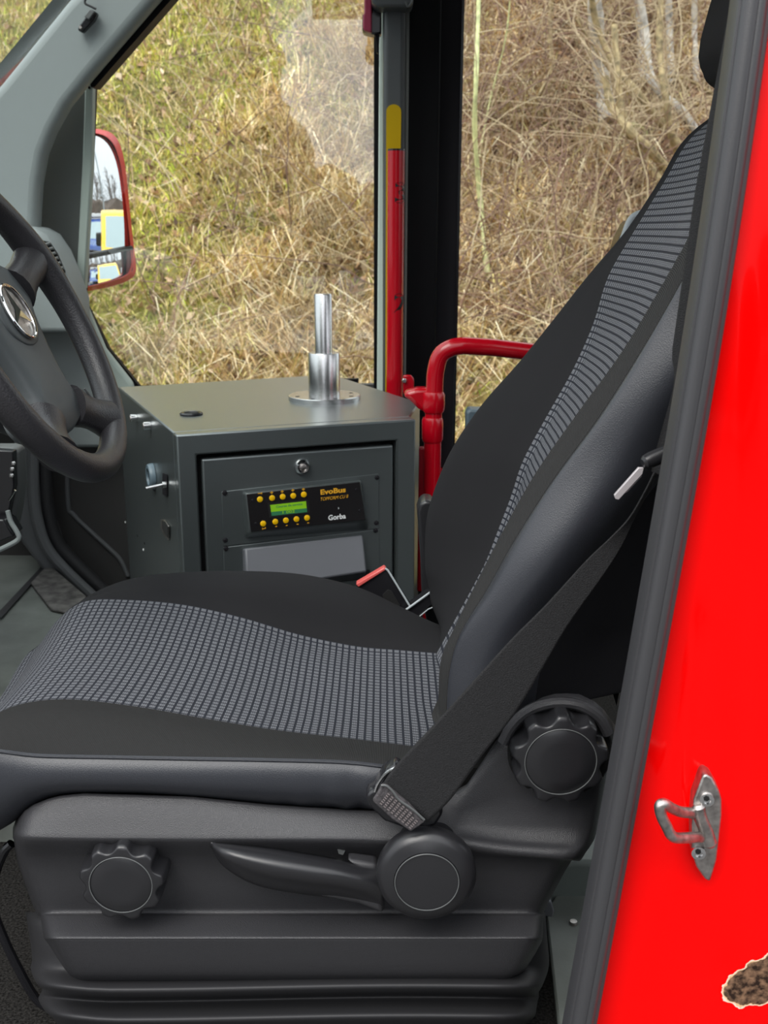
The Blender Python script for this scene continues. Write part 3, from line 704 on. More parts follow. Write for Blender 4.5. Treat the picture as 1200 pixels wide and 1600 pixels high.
hr = thing('handrail', P(676, 780, 1.98), 'bent red enamelled handrail with clamp collars between the cabinet and seat back', 'handrail')
hY = 1.98; hpx = m_per_px(P(676, 600, hY))
path = smooth_path([P(x, y, hY) for x, y in [(674, 800), (676, 700), (679, 610), (681, 580), (688, 556), (704, 544), (724, 540)]], 8)[:-1] + \
       [np.array(P(x, y, Y_)) for x, y, Y_ in [(724, 540, hY), (770, 543, 1.99), (830, 550, 2.0), (960, 567, 2.04)]]
mk('rail', *tube(path, 13.5*hpx, 24), M['red_tube'], hr)
mk('lower_post', *tube([P(676, 690, hY), Vector((P(674, 800, hY).x, hY, ZF2))], 13.8*hpx, 24), M['red_tube'], hr)
def coll(y0, y1, r, xx=676):
    a = P(xx, y0, hY); b = P(xx, y1, hY); b = Vector((a.x, a.y, b.z)); L = (a-b).length
    return lathe(b, (0, 0, 1), [(r*.88, 0), (r, .006), (r, L-.006), (r*.88, L)], 32)
mk('collar', *coll(612, 644, 17.5*hpx, 678), M['red_tube'], hr)
mk('collar', *coll(652, 690, 17*hpx, 676), M['red_tube'], hr)
mk('clamp_arm', *prism([P(x, y, hY+.0) for x, y in [(672, 607), (652, 607), (636, 612), (629, 619), (640, 626), (656, 642), (672, 646)]], (0, .035, 0)), M['red_tube'], hr, bevel=.008, seg=3)
mk('mounting_tab', *prism([P(x, y, 2.33) for x, y in [(630, 586), (642, 586), (647, 592), (647, 612), (630, 616)]], (0, .008, 0)), M['red_tube'], hr, bevel=.003)
mk('tab_screw', *lathe(P(632, 595, 2.328), (0, -1, 0), [(.006, 0), (.004, .004)], 16), M['steel'], hr)
mk('glazing_strip', *prism([P(x, y, 2.02) for x, y in [(690, 560), (712, 545), (706, 732), (688, 738)]], (0, .015, 0)), M['frame_blk2'], hr, bevel=.002)
mk('rail_bracket', *prism([P(x, y, 2.0) for x, y in [(684, 733), (706, 733), (704, 745), (684, 752)]], (0, .02, 0)), M['red_tube'], hr, bevel=.004)
mk('lower_brace', *prism([P(x, y, 2.0) for x, y in [(655, 700), (664, 700), (666, 925), (652, 925)]], (0, .02, 0)), pmat('dark_red_tube', (.35, 0, .01), .4), hr, bevel=.003)

# rear seat corner and grab handle glimpsed behind the backrest
ps = thing('passenger_seat', P(770, 900, 2.25), 'blue grey passenger seat top edge glimpsed beyond the driver seat backrest', 'seat')
mk('backrest', *prism([P(x, y, 2.25) for x, y in [(729, 645), (734, 640), (790, 642), (790, 900), (727, 900)]], (0, .05, 0)), M['sky_blue'], ps, bevel=.012, seg=3)
mk('seat_cushion', *box((P(735, 900, 2.25).x, 2.25, -.60), (P(735, 900, 2.25).x+.42, 2.6, -.50)), M['sky_blue'], ps, bevel=.02)
mk('base', *box((P(740, 900, 2.25).x+.05, 2.3, ZF2), (P(740, 900, 2.25).x+.35, 2.5, -.6)), M['frame_blk2'], ps)
gh = thing('curved_grab_bar', P(985, 345, 1.9), 'pale grey curved handle just showing behind the driver seat backrest', 'handle')
gpth = smooth_path([P(x, y, 1.90) for x, y in [(950, 440), (964, 402), (974, 374), (985, 345), (998, 335), (1014, 333), (1044, 337)]], 6)
mk('grip', *tube(gpth, .0065, 12), M['light_grey'], gh)
mk('backing', *prism([P(x, y, 1.915) for x, y in [(968, 372), (982, 345), (1040, 338), (1040, 460), (950, 440)]], (0, .06, 0)), M['gloss_blk'], gh, bevel=.006)

# ================================================================ steering wheel
C = Vector((-.427, 1.268, -.107)); wa = math.radians(64)
wt = Vector((math.cos(wa), 0, -math.sin(wa))); wy = Vector((0, 1, 0)); wnr = Vector((math.sin(wa), 0, math.cos(wa)))
def WP(s, w, o=0): return C + wt*s + wy*w + wnr*o
sw = thing('steering_wheel', C, 'black four-spoke steering wheel with grey airbag cover and chrome star badge', 'steering wheel')
RW = .191; rim = []; rr_ = []
for k in range(96):
    th = 2*math.pi*k/96; rim.append(WP(RW*math.cos(th), RW*math.sin(th)))
    g_ = 1 + .16*math.exp(-((abs(((th-2.0) + math.pi) % (2*math.pi)-math.pi))/.28)**2) + .16*math.exp(-((abs(((th+2.0) + math.pi) % (2*math.pi)-math.pi))/.28)**2)
    rr_.append(.0175*g_)
mk('rim', *tube(rim, rr_, 20, closed=True, sx=1.0), M['wheel'], sw)
def padprism(pts, o0, o1, name, mat, par=None, **kw):
    return mk(name, *prism([WP(s, w, o0) for s, w in pts], wnr*(o1-o0)), mat, par or sw, **kw)
half = [(-.088, 0), (-.085, .05), (-.070, .094), (-.046, .112), (-.012, .088), (.040, .070), (.082, .066), (.110, .073), (.128, .060), (.135, .03)]
padp = half + [(.139, 0)] + [(s, -w) for s, w in reversed(half[1:])]
# domed pad: rings shrinking towards the crown
def dome(poly, levels, mat, name, par):
    poly = [np.array((s, w)) for s, w in poly]; poly = smooth_path(poly + [poly[0]], 4)[:-1]
    c_ = np.mean(poly, 0); V = []; k = len(poly)
    for sc_, o_ in levels:
        for p in poly:
            q = c_ + (p-c_)*sc_; V.append(WP(q[0], q[1], o_))
    Fc = []
    for r in range(len(levels)-1):
        for i in range(k): Fc.append((r*k+i, r*k+(i+1) % k, (r+1)*k+(i+1) % k, (r+1)*k+i))
    Fc.append(tuple(range((len(levels)-1)*k, len(levels)*k))); Fc.append(tuple(reversed(range(k))))
    return mk(name, V, Fc, mat, par, sharp=60)
pad = dome(padp, [(.93, -.06), (.98, -.04), (1.0, -.026), (.985, -.016), (.94, -.010), (.7, -.006), (.35, -.004)], M['pad'], 'airbag_pad', sw)
dome([(-.012+.040*math.cos(t), .052*math.sin(t)) for t in [k*math.pi/8 for k in range(16)]], [(1, -.012), (1.0, -.0035), (.96, -.0022), (.5, -.0015)], M['pad'], 'badge_plinth', pad)
for sg in (1, -1):
    for (a_, b_, r0, r1) in [((-.045, .085), (-.078, .168), .020, .019), ((.112, .055), (.150, .108), .020, .021)]:
        s0 = WP(a_[0], a_[1]*sg, -.018); s1 = WP(b_[0], b_[1]*sg, -.004)
        pth = [s0.lerp(s1, t) for t in (0, .25, .5, .75, 1)]
        mk('spoke', *tube(pth, [r0*1.1, r0*.95, r0*.88, r0*.95, r1*1.05], 16, up=wnr, sx=1.35), M['wheel'], sw)
mk('lower_cover', *lathe(WP(.03, 0, -.075), wnr, [(.045, -.16), (.055, -.03), (.085, 0), (.09, .03), (.08, .045)], 32), M['plastic_s'], sw)
mk('column', *tube([WP(0, 0, -.08), WP(0, 0, -.40)], .045, 24), M['plastic_s'], sw)
bo_ = .0010
mk('badge_ring', *tube([WP(-.014+.034*math.cos(t), .034*math.sin(t), bo_) for t in [2*math.pi*k/48 for k in range(48)]], .0021, 8, closed=True), M['chrome'], pad)
mk('badge_disc', *lathe(WP(-.014, 0, bo_-.003), wnr, [(.033, 0), (.033, .001), (.001, .0015)], 32), M['steel_d'], pad)
for k in range(3):
    a_ = math.pi + k*2*math.pi/3; dv = wt*math.cos(a_) + wy*math.sin(a_); sd = wnr.cross(dv)
    c0 = WP(-.014, 0, bo_-.001)
    V = [c0+sd*.0055, c0-sd*.0055, c0+dv*.034, c0+wnr*.004, c0-dv*.004]
    mk('badge_star', V, [(0, 4, 3), (4, 1, 3), (1, 2, 3), (2, 0, 3), (0, 2, 1, 4)], M['chrome'], pad, smooth=False)
text('lettering', 'AIRBAG', WP(.066, .0, .0052), wy*-1, wt*-1, .030, .006, M['pad_dim'], pad, out=.0004) if False else None
tt = text('lettering', 'AIRBAG', Vector((0, 0, 0)), (1, 0, 0), (0, 1, 0), .034, .006, M['pad_dim'], pad, out=0)
for v in tt.data.vertices:
    v.co = WP(.068 - v.co.y, v.co.x*1.0, -.0042)
tt.location = -wloc(pad)
mk('pad_seam', *tube([WP(s, w, .001) for s, w in smooth_path([(.100, .074), (.118, .080), (.134, .066)], 6)], .0012, 6), M['grey_pl'], sw)
# ================================================================ driver seat
seat = thing('driver_seat', Vector((-.1, 1.25, ZF)), 'black driver seat with hatched grey cloth centre, leatherette sides and round adjuster knobs', 'seat')
XS = [-.53, -.512, -.49, -.46, -.42, -.36, -.28, -.20, -.12, -.04, .02, .07, .12]
def rail_px(tr):
    q = [P(x, y, Y) for x, y, Y in tr]; q = sorted([(p.x, p.z) for p in q]); return q
R0 = rail_px([(-120, 1345, 1.00), (0, 1300, 1.00), (60, 1256, 1.00), (150, 1246, 1.00), (300, 1254, 1.00), (400, 1264, 1.00), (560, 1274, 1.00), (700, 1278, 1.00)])
R2 = rail_px([(-140, 1158, 1.0), (0, 1172, 1.0), (60, 1180, 1.0), (250, 1184, 1.0), (430, 1187, 1.0), (560, 1191, 1.0), (640, 1200, 1.0), (720, 1205, 1.0)])
R4 = rail_px([(-120, 1120, 1.09), (0, 1103, 1.09), (60, 1094, 1.09), (130, 1091, 1.09), (240, 1108, 1.09), (400, 1137, 1.09), (520, 1157, 1.08), (640, 1178, 1.07), (720, 1190, 1.07)])
R6 = rail_px([(60, 940, 1.40), (150, 935, 1.40), (200, 937, 1.40), (300, 946, 1.40), (400, 970, 1.40), (480, 995, 1.40), (560, 1010, 1.40), (690, 1021, 1.40), (760, 1028, 1.40)])
R7 = rail_px([(90, 938, 1.48), (150, 920, 1.48), (200, 903, 1.48), (290, 894, 1.48), (400, 893, 1.48), (500, 901, 1.48), (560, 919, 1.48), (640, 955, 1.48), (700, 985, 1.48), (760, 1000, 1.48)])
def front(x, z, k=1.0):           # the nose of the cushion rolls over
    if x < -.40: z -= .34*((-.40-x)/.2)**2*k*(1 if x > -.5 else .82)
    return z
CG = []
for x in XS:
    z0, z2, z4, z6, z7 = (interp(r, max(x, -.42)) for r in (R0, R2, R4, R6, R7))
    zc = lerp(z4, z6, .5) - .012
    f = lambda z, k=1: front(x, z, k)
    z1 = lerp(z0, z2, .5)
    CG.append([(x, 1.06, z0-.02), (x, 1.012, f(z0, .3)), (x, .990, f(z1, .6)), (x, 1.0, f(z2)), (x, 1.045, f(lerp(z2, z4, .75)+.006)), (x, 1.09, f(z4)), (x, 1.16, f(lerp(z4, zc, .7))),
               (x, 1.25, f(zc)), (x, 1.33, f(lerp(z6, zc, .6))), (x, 1.40, f(z6)), (x, 1.44, f(lerp(z6, z7, .75))), (x, 1.48, f(z7)), (x, 1.515, f(z7-.02)), (x, 1.53, f(z7-.07, .6)), (x, 1.52, z7-.14)])
x0 = XS[0]
# curl the first stations down and back
CG0 = []
for dx, dz in ((.05, -.06), (.02, -.045), (.0, -.02)):
    CG0.append([(x0+dx+(.0), y, max(z+dz, -.64) if True else z) for (x, y, z) in CG[0]])
lim = [.05, .05, .05, .05, .055, .065, .085] + [.2]*8
CG = [[(min(p[0], lim[j]), p[1] + max(0, p[0]-lim[j])*(1.2 if j < 6 else 0), p[2]) for j, p in enumerate(row)] for row in CG]
CG = np.array(CG0 + CG)
UP = 5
G1 = catmull(catmull(CG, UP, 0), UP, 1)
# extend y uv by arc length
def uvs(G):
    du = np.sqrt((np.diff(G, axis=0)**2).sum(2)).mean(1); dv = np.sqrt((np.diff(G, axis=1)**2).sum(2)).mean(0)
    u = np.concatenate([[0], np.cumsum(du)]); v = np.concatenate([[0], np.cumsum(dv)])
    return np.stack(np.meshgrid(u, v, indexing='ij'), 2)
U1 = uvs(G1)
# gentle wrinkles in the leather near the rear
def sl_(a, b): return slice(a*UP, b*UP+1)
cush = grid('cushion_centre', G1[:, sl_(5, 9)], M['weave'], seat, uv=U1[:, sl_(5, 9)], sharp=0)
for nm, a, b, mt in (('cushion_side', 0, 3, 'leather'), ('cushion_bolster', 3, 5, 'ribbed'), ('cushion_bolster', 9, 14, 'fabric')):
    Gs = G1[:, sl_(a, b)].copy()
    if mt == 'leather':
        for i in range(Gs.shape[0]):
            for j in range(Gs.shape[1]):
                x_ = Gs[i, j, 0]; t_ = j/(Gs.shape[1]-1)
                Gs[i, j, 1] -= .0035*math.exp(-((x_+.02)/.07)**2)*math.sin(x_*160+j*.35)*t_*(1-t_)*4
    grid(nm, Gs, M[mt], seat, uv=U1[:, sl_(a, b)], sharp=0)
# piping along the leather seam
mk('seam_piping', *tube([G1[i, 3*UP] + np.array((0, -.001, .0)) for i in range(G1.shape[0])], .0022, 8), M['leather'], seat)
mk('seat_pan', *box((-.40, 1.10, -.70), (.16, 1.46, -.60)), M['void'], seat)
mk('pedestal', *box((-.34, 1.08, ZF), (.12, 1.46, -.70)), M['rubber'], seat)

# ---------------- backrest, horizontal slices
def rz(tr, Y=None):
    q = [P(t[0], t[1], Y if Y else t[2]) for t in tr]; return sorted([(p.z, p.x) for p in q])
crest = rz([(687, 1130), (688, 1085), (690, 1033), (707, 990), (733, 943), (758, 886), (770, 865), (810, 785), (850, 720), (900, 650), (940, 590), (987, 533), (1047, 423), (1077, 370), (1110, 300), (1136, 230), (1160, 150)], 1.05)
seamr = rz([(697, 1130), (698, 1095), (703, 1040), (713, 1000), (740, 960), (777, 893), (833, 793), (887, 720), (943, 643), (1013, 533), (1047, 473), (1083, 410), (1120, 330), (1150, 250)], 1.012)
patr = rz([(725, 945), (757, 886), (797, 783), (823, 706), (860, 643), (890, 590), (920, 533), (950, 457), (980, 390), (1003, 330), (1050, 255), (1115, 183)], 1.38)
farr = rz([(705, 1000), (676, 950), (663, 880), (665, 820), (675, 775), (700, 715), (730, 660), (830, 545), (910, 440), (960, 385), (1007, 322), (1034, 277), (1060, 231), (1087, 198), (1120, 173), (1175, 145)], 1.48)
ZS = [-.58, -.54, -.515, -.50, -.48, -.44, -.40, -.35, -.30, -.24, -.18, -.12, -.06, 0, .06, .12, .17, .21, .24]
BG = []
for z in ZS:
    xc, xs_, xp, xf = (interp(r, z) for r in (crest, seamr, patr, farr))
    if z < -.5: xs_ = interp(seamr, -.5) + (z+.5)*.1; xc = interp(crest, -.5) + (z+.5)*.1
    tt_ = min(1, max(0, (z+.5)/.6))
    w = lerp(.085, .13, tt_)
    xi = max(lerp(xp, xc, .25), xc+.004)
    if z > -.02: xp = max(xp, xf+.003)
    roll = 0 if z < .19 else (z-.19)*1.2
    back = lerp(.24, .15, tt_)
    yp = lerp(1.385, 1.462, min(1, max(0, (z+.14)/.18)))
    row = [(xc+back, 1.22, z), (xc+back-.01, 1.12, z), (xc+w+.075, 1.075, z), (xs_+w+.01, 1.035, z), (xs_+w*.75, 1.004, z), (xs_+w*.38, .992, z), (xs_+.004, 1.006, z), (xs_, 1.016, z),
           (lerp(xs_, xc, .6)-.002, 1.032, z), (xc, 1.052, z), (lerp(xc, xi, .6)+.002, 1.085, z), (xi, 1.13, z), (lerp(xi, xp, .5)+.006, 1.24, z), (xp+.003, yp-.055, z), (xp, yp, z), (lerp(xp, xf, .55), lerp(yp, 1.48, .55), z),
           (xf, 1.48, z), (xf+.022, 1.51, z), (xf+.07, 1.52, z), (xc+back, 1.46, z), (xc+back+.01, 1.36, z), (xc+back, 1.22, z)]
    if z < -.505: row = [(x, y, max(zz, -.505 + (z+.505)*.02)) if k_ < 11 else (x, y, zz) for k_, (x, y, zz) in enumerate(row)]
    if roll: row = [(x+roll*roll*3, lerp(y, 1.25, roll*.5), zz) for x, y, zz in row]
    BG.append(row)
# close over the top
top = BG[-1]; cx = np.mean([p[0] for p in top]); 
for k_, dz in ((.75, .012), (.35, .020), (.02, .022)):
    BG.append([(lerp(cx, x, k_)+.004, lerp(1.25, y, k_), z+dz) for x, y, z in top])
BG = np.array(BG); G2 = catmull(catmull(BG, UP, 0), UP, 1); U2 = uvs(G2)[..., ::-1]
U2 = uvs(G2)
for nm, a, b, mt in (('backrest_rear', 0, 3, 'dark_fabric'), ('backrest_side', 3, 7, 'leather'), ('backrest_edge_band', 7, 10, 'ribbed'), ('backrest_centre', 10, 14, 'weave'),
                     ('backrest_bolster', 14, 18, 'fabric'), ('backrest_rear', 18, 21, 'dark_fabric')):
    Gs = G2[:, sl_(a, b)].copy()
    if mt == 'leather':
        for i in range(Gs.shape[0]):
            for j in range(Gs.shape[1]):
                z_ = Gs[i, j, 2]; t_ = j/(Gs.shape[1]-1)
                Gs[i, j, 1] += .0025*math.sin(z_*34 + t_*5)*t_*(1-t_)*4 - .006*math.exp(-((z_+.32)/.09)**2)*(t_*(1-t_)*4)
    grid(nm, Gs, M[mt], seat, uv=U2[:, sl_(a, b)], flip=True, sharp=0)
mk('seam_piping', *tube([G2[i, 7*UP] + np.array((.001, -.001, 0)) for i in range(15, G2.shape[0]-20)], .0018, 8), M['ribbed'], seat)
# headrest
hv, hf = box((.345, 1.12, .145), (.46, 1.40, .40))
V = []
for s_ in (0,):
    pts_ = [(.362, .150), (.392, .136), (.44, .14), (.475, .20), (.50, .38), (.47, .43), (.43, .43), (.395, .36), (.352, .20)]
pts_ = smooth_path([np.array(p) for p in pts_ + [pts_[0]]], 4)[:-1]
mk('headrest', *prism([(x+.034, 1.10, z+.024) for x, z in pts_], (0, .30, 0)), M['dark_fabric'], seat, bevel=.02, seg=4)
for y_ in (1.18, 1.32): mk('headrest_post', *cyl((.47, y_, .10), (.455, y_, .24), .006, 12), M['steel'], seat)

# ---------------- side trim
T_ = [(18, 1300), (24, 1282), (36, 1264), (60, 1248), (90, 1240), (130, 1236), (300, 1241), (420, 1253), (560, 1262), (660, 1262), (730, 1225), (765, 1175), (790, 1140), (815, 1117), (840, 1102), (870, 1094), (905, 1096), (935, 1110), (958, 1140)]
def Bx(x): return interp([(0, 1300), (560, 1304), (720, 1312), (790, 1322), (960, 1336)], x)
def Ax(x): return interp([(0, 1262), (60, 1256), (130, 1245), (300, 1250), (560, 1271), (680, 1284), (760, 1288), (960, 1292)], x)
rowdef = [(0, 20, 958, 1.04), (1, 20, 960, 1.010), (2, 20, 935, .998), (3, 20, 915, .978), (4, 22, 905, .977), (1345, 27, 893, .998), (1400, 46, 862, 1.004), (1425, 56, 850, 1.006), (1430, 60, 849, .998), (1434, 62, 849, .993),
          (1463, 68, 848, .964), (1468, 70, 847, .962), (1476, 76, 844, .963), (1515, 100, 822, .970), (1528, 112, 806, .979), (1534, 118, 800, .990), (1540, 120, 798, 1.03)]
us = [0, .004, .010, .02, .035] + list(np.linspace(.06, .94, 44)) + [.965, .98, .99, .996, 1.0]
PG = []
for (yy, xl, xr, Yd) in rowdef:
    row = []
    for u in us:
        x = lerp(xl, xr, u); T = interp(T_, x)
        if yy == 0: y = T
        elif yy == 1: y = T+4
        elif yy == 2: y = max(T+9, Ax(x) if x > 700 else T+9)
        elif yy == 3: y = max(T+16, Bx(x))
        elif yy == 4: y = max(T+22, Bx(x)+14)
        else: y = yy
        Y = Yd
        if u == 0 or u == 1: Y += .06
        elif u in (.004, .996): Y += .022
        elif u in (.010, .99): Y += .009
        elif u in (.02, .98): Y += .002
        row.append(P(x, y, Y))
    PG.append(row)
PG = np.array(PG)
side = grid('side_trim', catmull(PG, 3, 0), M['plastic'], seat, flip=True, sharp=0)
# knob housing arc around the rear knob
arc = smooth_path([P(x, y, .992) for x, y in [(786, 1160), (800, 1134), (822, 1113), (850, 1101), (880, 1098), (910, 1104), (936, 1122), (950, 1146)]], 6)
mk('knob_surround', *tube(arc, .006, 10), M['plastic'], seat)

# ---------------- rubber bellows
bl = [(1425, 40, 852, 1.05), (1440, 42, 853, 1.022), (1475, 48, 856, 1.012), (1500, 50, 858, 1.010), (1518, 48, 856, 1.004), (1535, 54, 850, .975), (1544, 60, 846, .966), (1551, 66, 842, .972), (1559, 62, 842, 1.004), (1566, 60, 840, 1.000), (1578, 66, 838, .978),
      (1588, 74, 836, .963), (1597, 84, 828, .965), (1606, 90, 820, .99), (1614, 92, 818, 1.0), (1640, 98, 812, .975), (1655, 104, 808, .98), (1665, 110, 800, 1.02)]
ub = [0, .01, .03, .06] + list(np.linspace(.1, .9, 20)) + [.94, .97, .99, 1]
RG = []
for (y, xl, xr, Yd) in bl:
    row = []
    for u in ub:
        x = lerp(xl, xr, u); Y = Yd + (.09 if u in (0, 1) else .03 if u in (.01, .99) else .010 if u in (.03, .97) else .002 if u in (.06, .94) else 0)
        yy = y + 3.5*math.sin(u*5.2+.8)*(1 if y > 1500 else 0) + (7*(.12-u)/.12 if u < .12 and y > 1500 else 0)*-1
        row.append(P(x, yy, Y))
    RG.append(row)
grid('bellows', catmull(np.array(RG), 4, 0), M['rubber'], seat, flip=True, sharp=0)

# ---------------- knobs
def knob(px, py, R, Yf, Yb, lobes, phase, name, capR):
    cf_ = P(px, py, Yf); mp_1 = m_per_px(cf_); Rm = R*mp_1; L = Yb-Yf
    base = Vector((cf_.x, Yb, cf_.z))
    def rf(th, r):
        if r < Rm*.78: return r
        k_ = (r-Rm*.78)/(Rm*.22)
        return r*(1-.155*min(1, max(0, k_))*(1-min(1, 1.12*abs(math.cos(lobes/2*th+phase)))**2.6))
    kb = mk(name, *lathe(base, (0, -1, 0), [(Rm*1.03, 0), (Rm*1.03, L*.5), (Rm*1.02, L*.85), (Rm*1.0, L*.94), (Rm*.965, L*.99), (Rm*.90, L*1.01), (Rm*.79, L*1.03), (Rm*.74, L*1.03), (Rm*.73, L*1.0), (Rm*.71, L*1.03), (Rm*.4, L*1.04)], 144, rf, ref=(0, 0, 1)), M['plastic_s'], seat, sharp=50)
    mk('knob_ring', *tube([base + Vector((math.cos(t)*capR*mp_1, -L*1.035, math.sin(t)*capR*mp_1)) for t in [2*math.pi*k/64 for k in range(64)]], .0006, 6, closed=True), M['grey_pl'], kb)
    return kb
knob(189, 1382, 66, .962, .997, 9, .35, 'adjuster_knob', 49)
knob(876, 1190, 75, .965, 1.00, 9, .1, 'adjuster_knob', 56)
mk('knob_recess', *lathe(Vector((P(876, 1178, 1.0).x, 1.008, P(876, 1178, 1.0).z)), (0, -1, 0), [(.055, 0), (.055, .004), (.053, .006), (.01, .006)], 48), M['void'], seat)
# round pump knob and lever
c_ = P(667, 1379, .93); mq = m_per_px(c_); Rm = 79*mq
kb = mk('recliner_knob', *lathe(Vector((c_.x, .990, c_.z)), (0, -1, 0), [(Rm*.72, 0), (Rm*.72, .034), (Rm*.97, .0345), (Rm*1.0, .038), (Rm*1.0, .047), (Rm*.95, .052), (Rm*.85, .0558), (Rm*.66, .0592), (Rm*.645, .0580), (Rm*.63, .0592), (Rm*.3, .0605)], 80), M['plastic_s'], seat)
mk('knob_ring', *tube([Vector((c_.x, .9300, c_.z)) + Vector((math.cos(t)*50*mq, 0, math.sin(t)*50*mq)) for t in [2*math.pi*k/64 for k in range(64)]], .0006, 6, closed=True), M['grey_pl'], kb)
# lever paddle: lofted section, rounded front
top_l = [(330, 1319), (360, 1321), (420, 1327), (480, 1336), (530, 1345), (572, 1354), (600, 1352)]
bot_l = [(332, 1322), (352, 1352), (400, 1380), (470, 1394), (530, 1400), (570, 1408), (600, 1418)]
LG = []
for k in range(7):
    (xt, yt), (xb, yb) = top_l[k], bot_l[k]; row = []
    bul = [0.0, .018, .026, .028, .026, .018, .012][k]
    for j in range(9):
        t = j/8; px_ = lerp(xt, xb, t); py_ = lerp(yt, yb, t)
        row.append(P(px_, py_, .972 - bul*math.sin(math.pi*min(1, t*1.0))**.7))
    LG.append(row)
LG = catmull(catmull(np.array(LG), 4, 0), 2, 1)
grid('lever', LG, M['plastic_s'], seat, flip=True, sharp=0, solid=.004)
mk('lever_neck', *prism([P(x, y, .965) for x, y in [(540, 1345), (590, 1352), (600, 1430), (560, 1414), (480, 1398), (560, 1390), (576, 1372)]], (0, .02, 0)), M['plastic'], seat, bevel=.005, seg=3)
mk('chip_mark', *prism([P(x, y, .985) for x, y in [(527, 1326), (539, 1330), (536, 1336), (529, 1334)]], (0, .002, 0)), M['grey_pl'], seat)
# slide bar in front of the seat
sb = smooth_path([P(x, y, 1.10) for x, y in [(18, 1318), (6, 1332), (-8, 1370), (-10, 1420), (6, 1466), (28, 1512), (56, 1560), (84, 1578), (130, 1600)]], 6)
mk('slide_bar', *tube(sb, .0055, 10), M['gloss_blk'], seat)
# folded arm rest edge on the far side
mk('armrest', *prism([P(x, y, 1.56) for x, y in [(652, 800), (656, 788), (664, 782), (676, 784), (690, 830), (704, 1010), (672, 1000), (660, 940), (658, 880)]], (0, .05, 0)), M['plastic_s'], seat, bevel=.012, seg=4)

# ================================================================ seat belt
bt = thing('seat_belt', P(640, 1260, .95), 'black seat belt running down beside the backrest to its stitched anchor end', 'seat belt')
pairs = [((1022, 738, .99), (1026, 740, 1.0)), ((1009, 765, .978), (1013, 767, .986)), ((984, 808, .972), (990, 811, .980)), ((954, 840, .966), (972, 850, .970)), ((916, 876, .962), (946, 893, .962)), ((852, 946, .957), (888, 975, .957)),
         ((800, 998, .953), (853, 1034, .953)), ((740, 1064, .948), (806, 1112, .948)), ((682, 1128, .943), (752, 1182, .943)), ((622, 1192, .938), (706, 1246, .938)), ((597, 1226, .935), (668, 1284, .935))]
A_ = catmull(np.array([[P(*a), P(*b)] for a, b in pairs]), 5, 0)
BGd = np.array([[a*(1-t)+b*t for t in (0, .05, .25, .5, .75, .95, 1)] for a, b in A_])
grid('webbing', BGd, M['belt'], bt, flip=True, sharp=0, solid=.0016)
en = [(597, 1227), (606, 1229), (616, 1238), (640, 1258), (664, 1284), (657, 1290), (642, 1300), (612, 1280), (588, 1258), (582, 1252), (587, 1245)]
mk('stitched_end', *prism([P(x, y, .930) for x, y in en], (0, .006, 0)), M['belt_end'], bt, bevel=.0015)
mk('fold_edge', *tube(smooth_path([P(x, y, .929) for x, y in [(595, 1227), (604, 1228), (614, 1237), (624, 1250), (645, 1265), (663, 1281)]], 5), .0012, 6), M['grey_pl'], bt)
thr = pmat('grey_thread', (.14, .12, .12), .8)
for r_ in range(6):
    for c2 in range(9):
        t = (c2+.5)/9; s_ = (r_+.5)/6
        if r_ == 0 and c2 > 6: continue
        a = Vector((lerp(604, 590, s_), lerp(1236, 1254, s_), 0)); b = Vector((lerp(656, 641, s_), lerp(1280, 1296, s_), 0))
        q = a.lerp(b, t); q2 = a.lerp(b, t+.055)
        if r_*9+c2 < 100: mk('stitch', *tube([P(q.x, q.y, .9293), P(q2.x, q2.y, .9293)], .0009, 5), thr, bt)
mk('anchor_plate', *prism([P(x, y, .952) for x, y in [(572, 1248), (573, 1240), (584, 1236), (600, 1206), (620, 1195), (690, 1255), (693, 1272), (682, 1290), (650, 1302), (600, 1284), (578, 1262)]], (0, .022, 0)), M['gloss_blk'], bt, bevel=.004)
mk('anchor_rim', *tube(smooth_path([P(x, y, .946) for x, y in [(586, 1237), (590, 1226), (598, 1214), (608, 1205), (619, 1200)]], 5), .0018, 8), M['steel'], bt)
mk('latch_plate', *prism([P(x, y, .955) for x, y in [(960, 774), (998, 731), (1006, 731), (1004, 741), (967, 781), (962, 780)]], (0, .004, 0)), M['dull_zinc'], bt, bevel=.0005)
mk('latch_plate_edge', *prism([P(x, y, .960) for x, y in [(974, 772), (980, 769), (1003, 744), (1001, 742), (978, 765)]], (0, .004, 0)), M['dull_zinc'], bt)
ga = P(1004, 724, .955); gb = P(1062, 699, .965)
mk('latch_grip', *tube([ga, ga.lerp(gb, .06), ga.lerp(gb, .2), gb], [.004, .0065, .0075, .0078], 16), M['plastic_s'], bt)
# belt carries on up behind the pillar
mk('upper_webbing', *tube([P(1030, 740, 1.0), P(1062, 560, .99), P(1100, 300, .98), P(1165, -40, .96), P(1215, -300, .95)], .003, 8, sx=3), M['belt'], bt)

# ================================================================ buckle on the far side of the cushion
bk = thing('belt_buckle', P(600, 930, 1.53), 'black seat belt buckle with a bright red press button tucked beside the cushion', 'buckle')
mk('buckle_body', *prism([P(x, y, 1.53) for x, y in [(556, 913), (601, 889), (606, 890), (644, 950), (600, 990), (560, 960)]], (0, .012, 0)), M['gloss_blk'], bk, bevel=.002)
mk('press_button', *prism([P(x, y, 1.526) for x, y in [(556, 913), (600, 887), (604, 890), (560, 918)]], (0, .016, 0)), M['red_plast'], bk, bevel=.0015)
mk('buckle_edge', *tube([P(602, 888, 1.525), P(606, 891, 1.525), P(641, 948, 1.525)], .0016, 8), M['light_grey'], bk)
mk('buckle_recess', *prism([P(x, y, 1.527) for x, y in [(598, 930), (606, 922), (612, 924), (625, 946), (620, 952), (600, 945)]], (0, .006, 0)), M['void'], bk)
tg = thing('belt_stalk_cover', P(655, 945, 1.53), 'black angular plastic cover with pale edges beside the buckle at the cushion corner', 'cover')
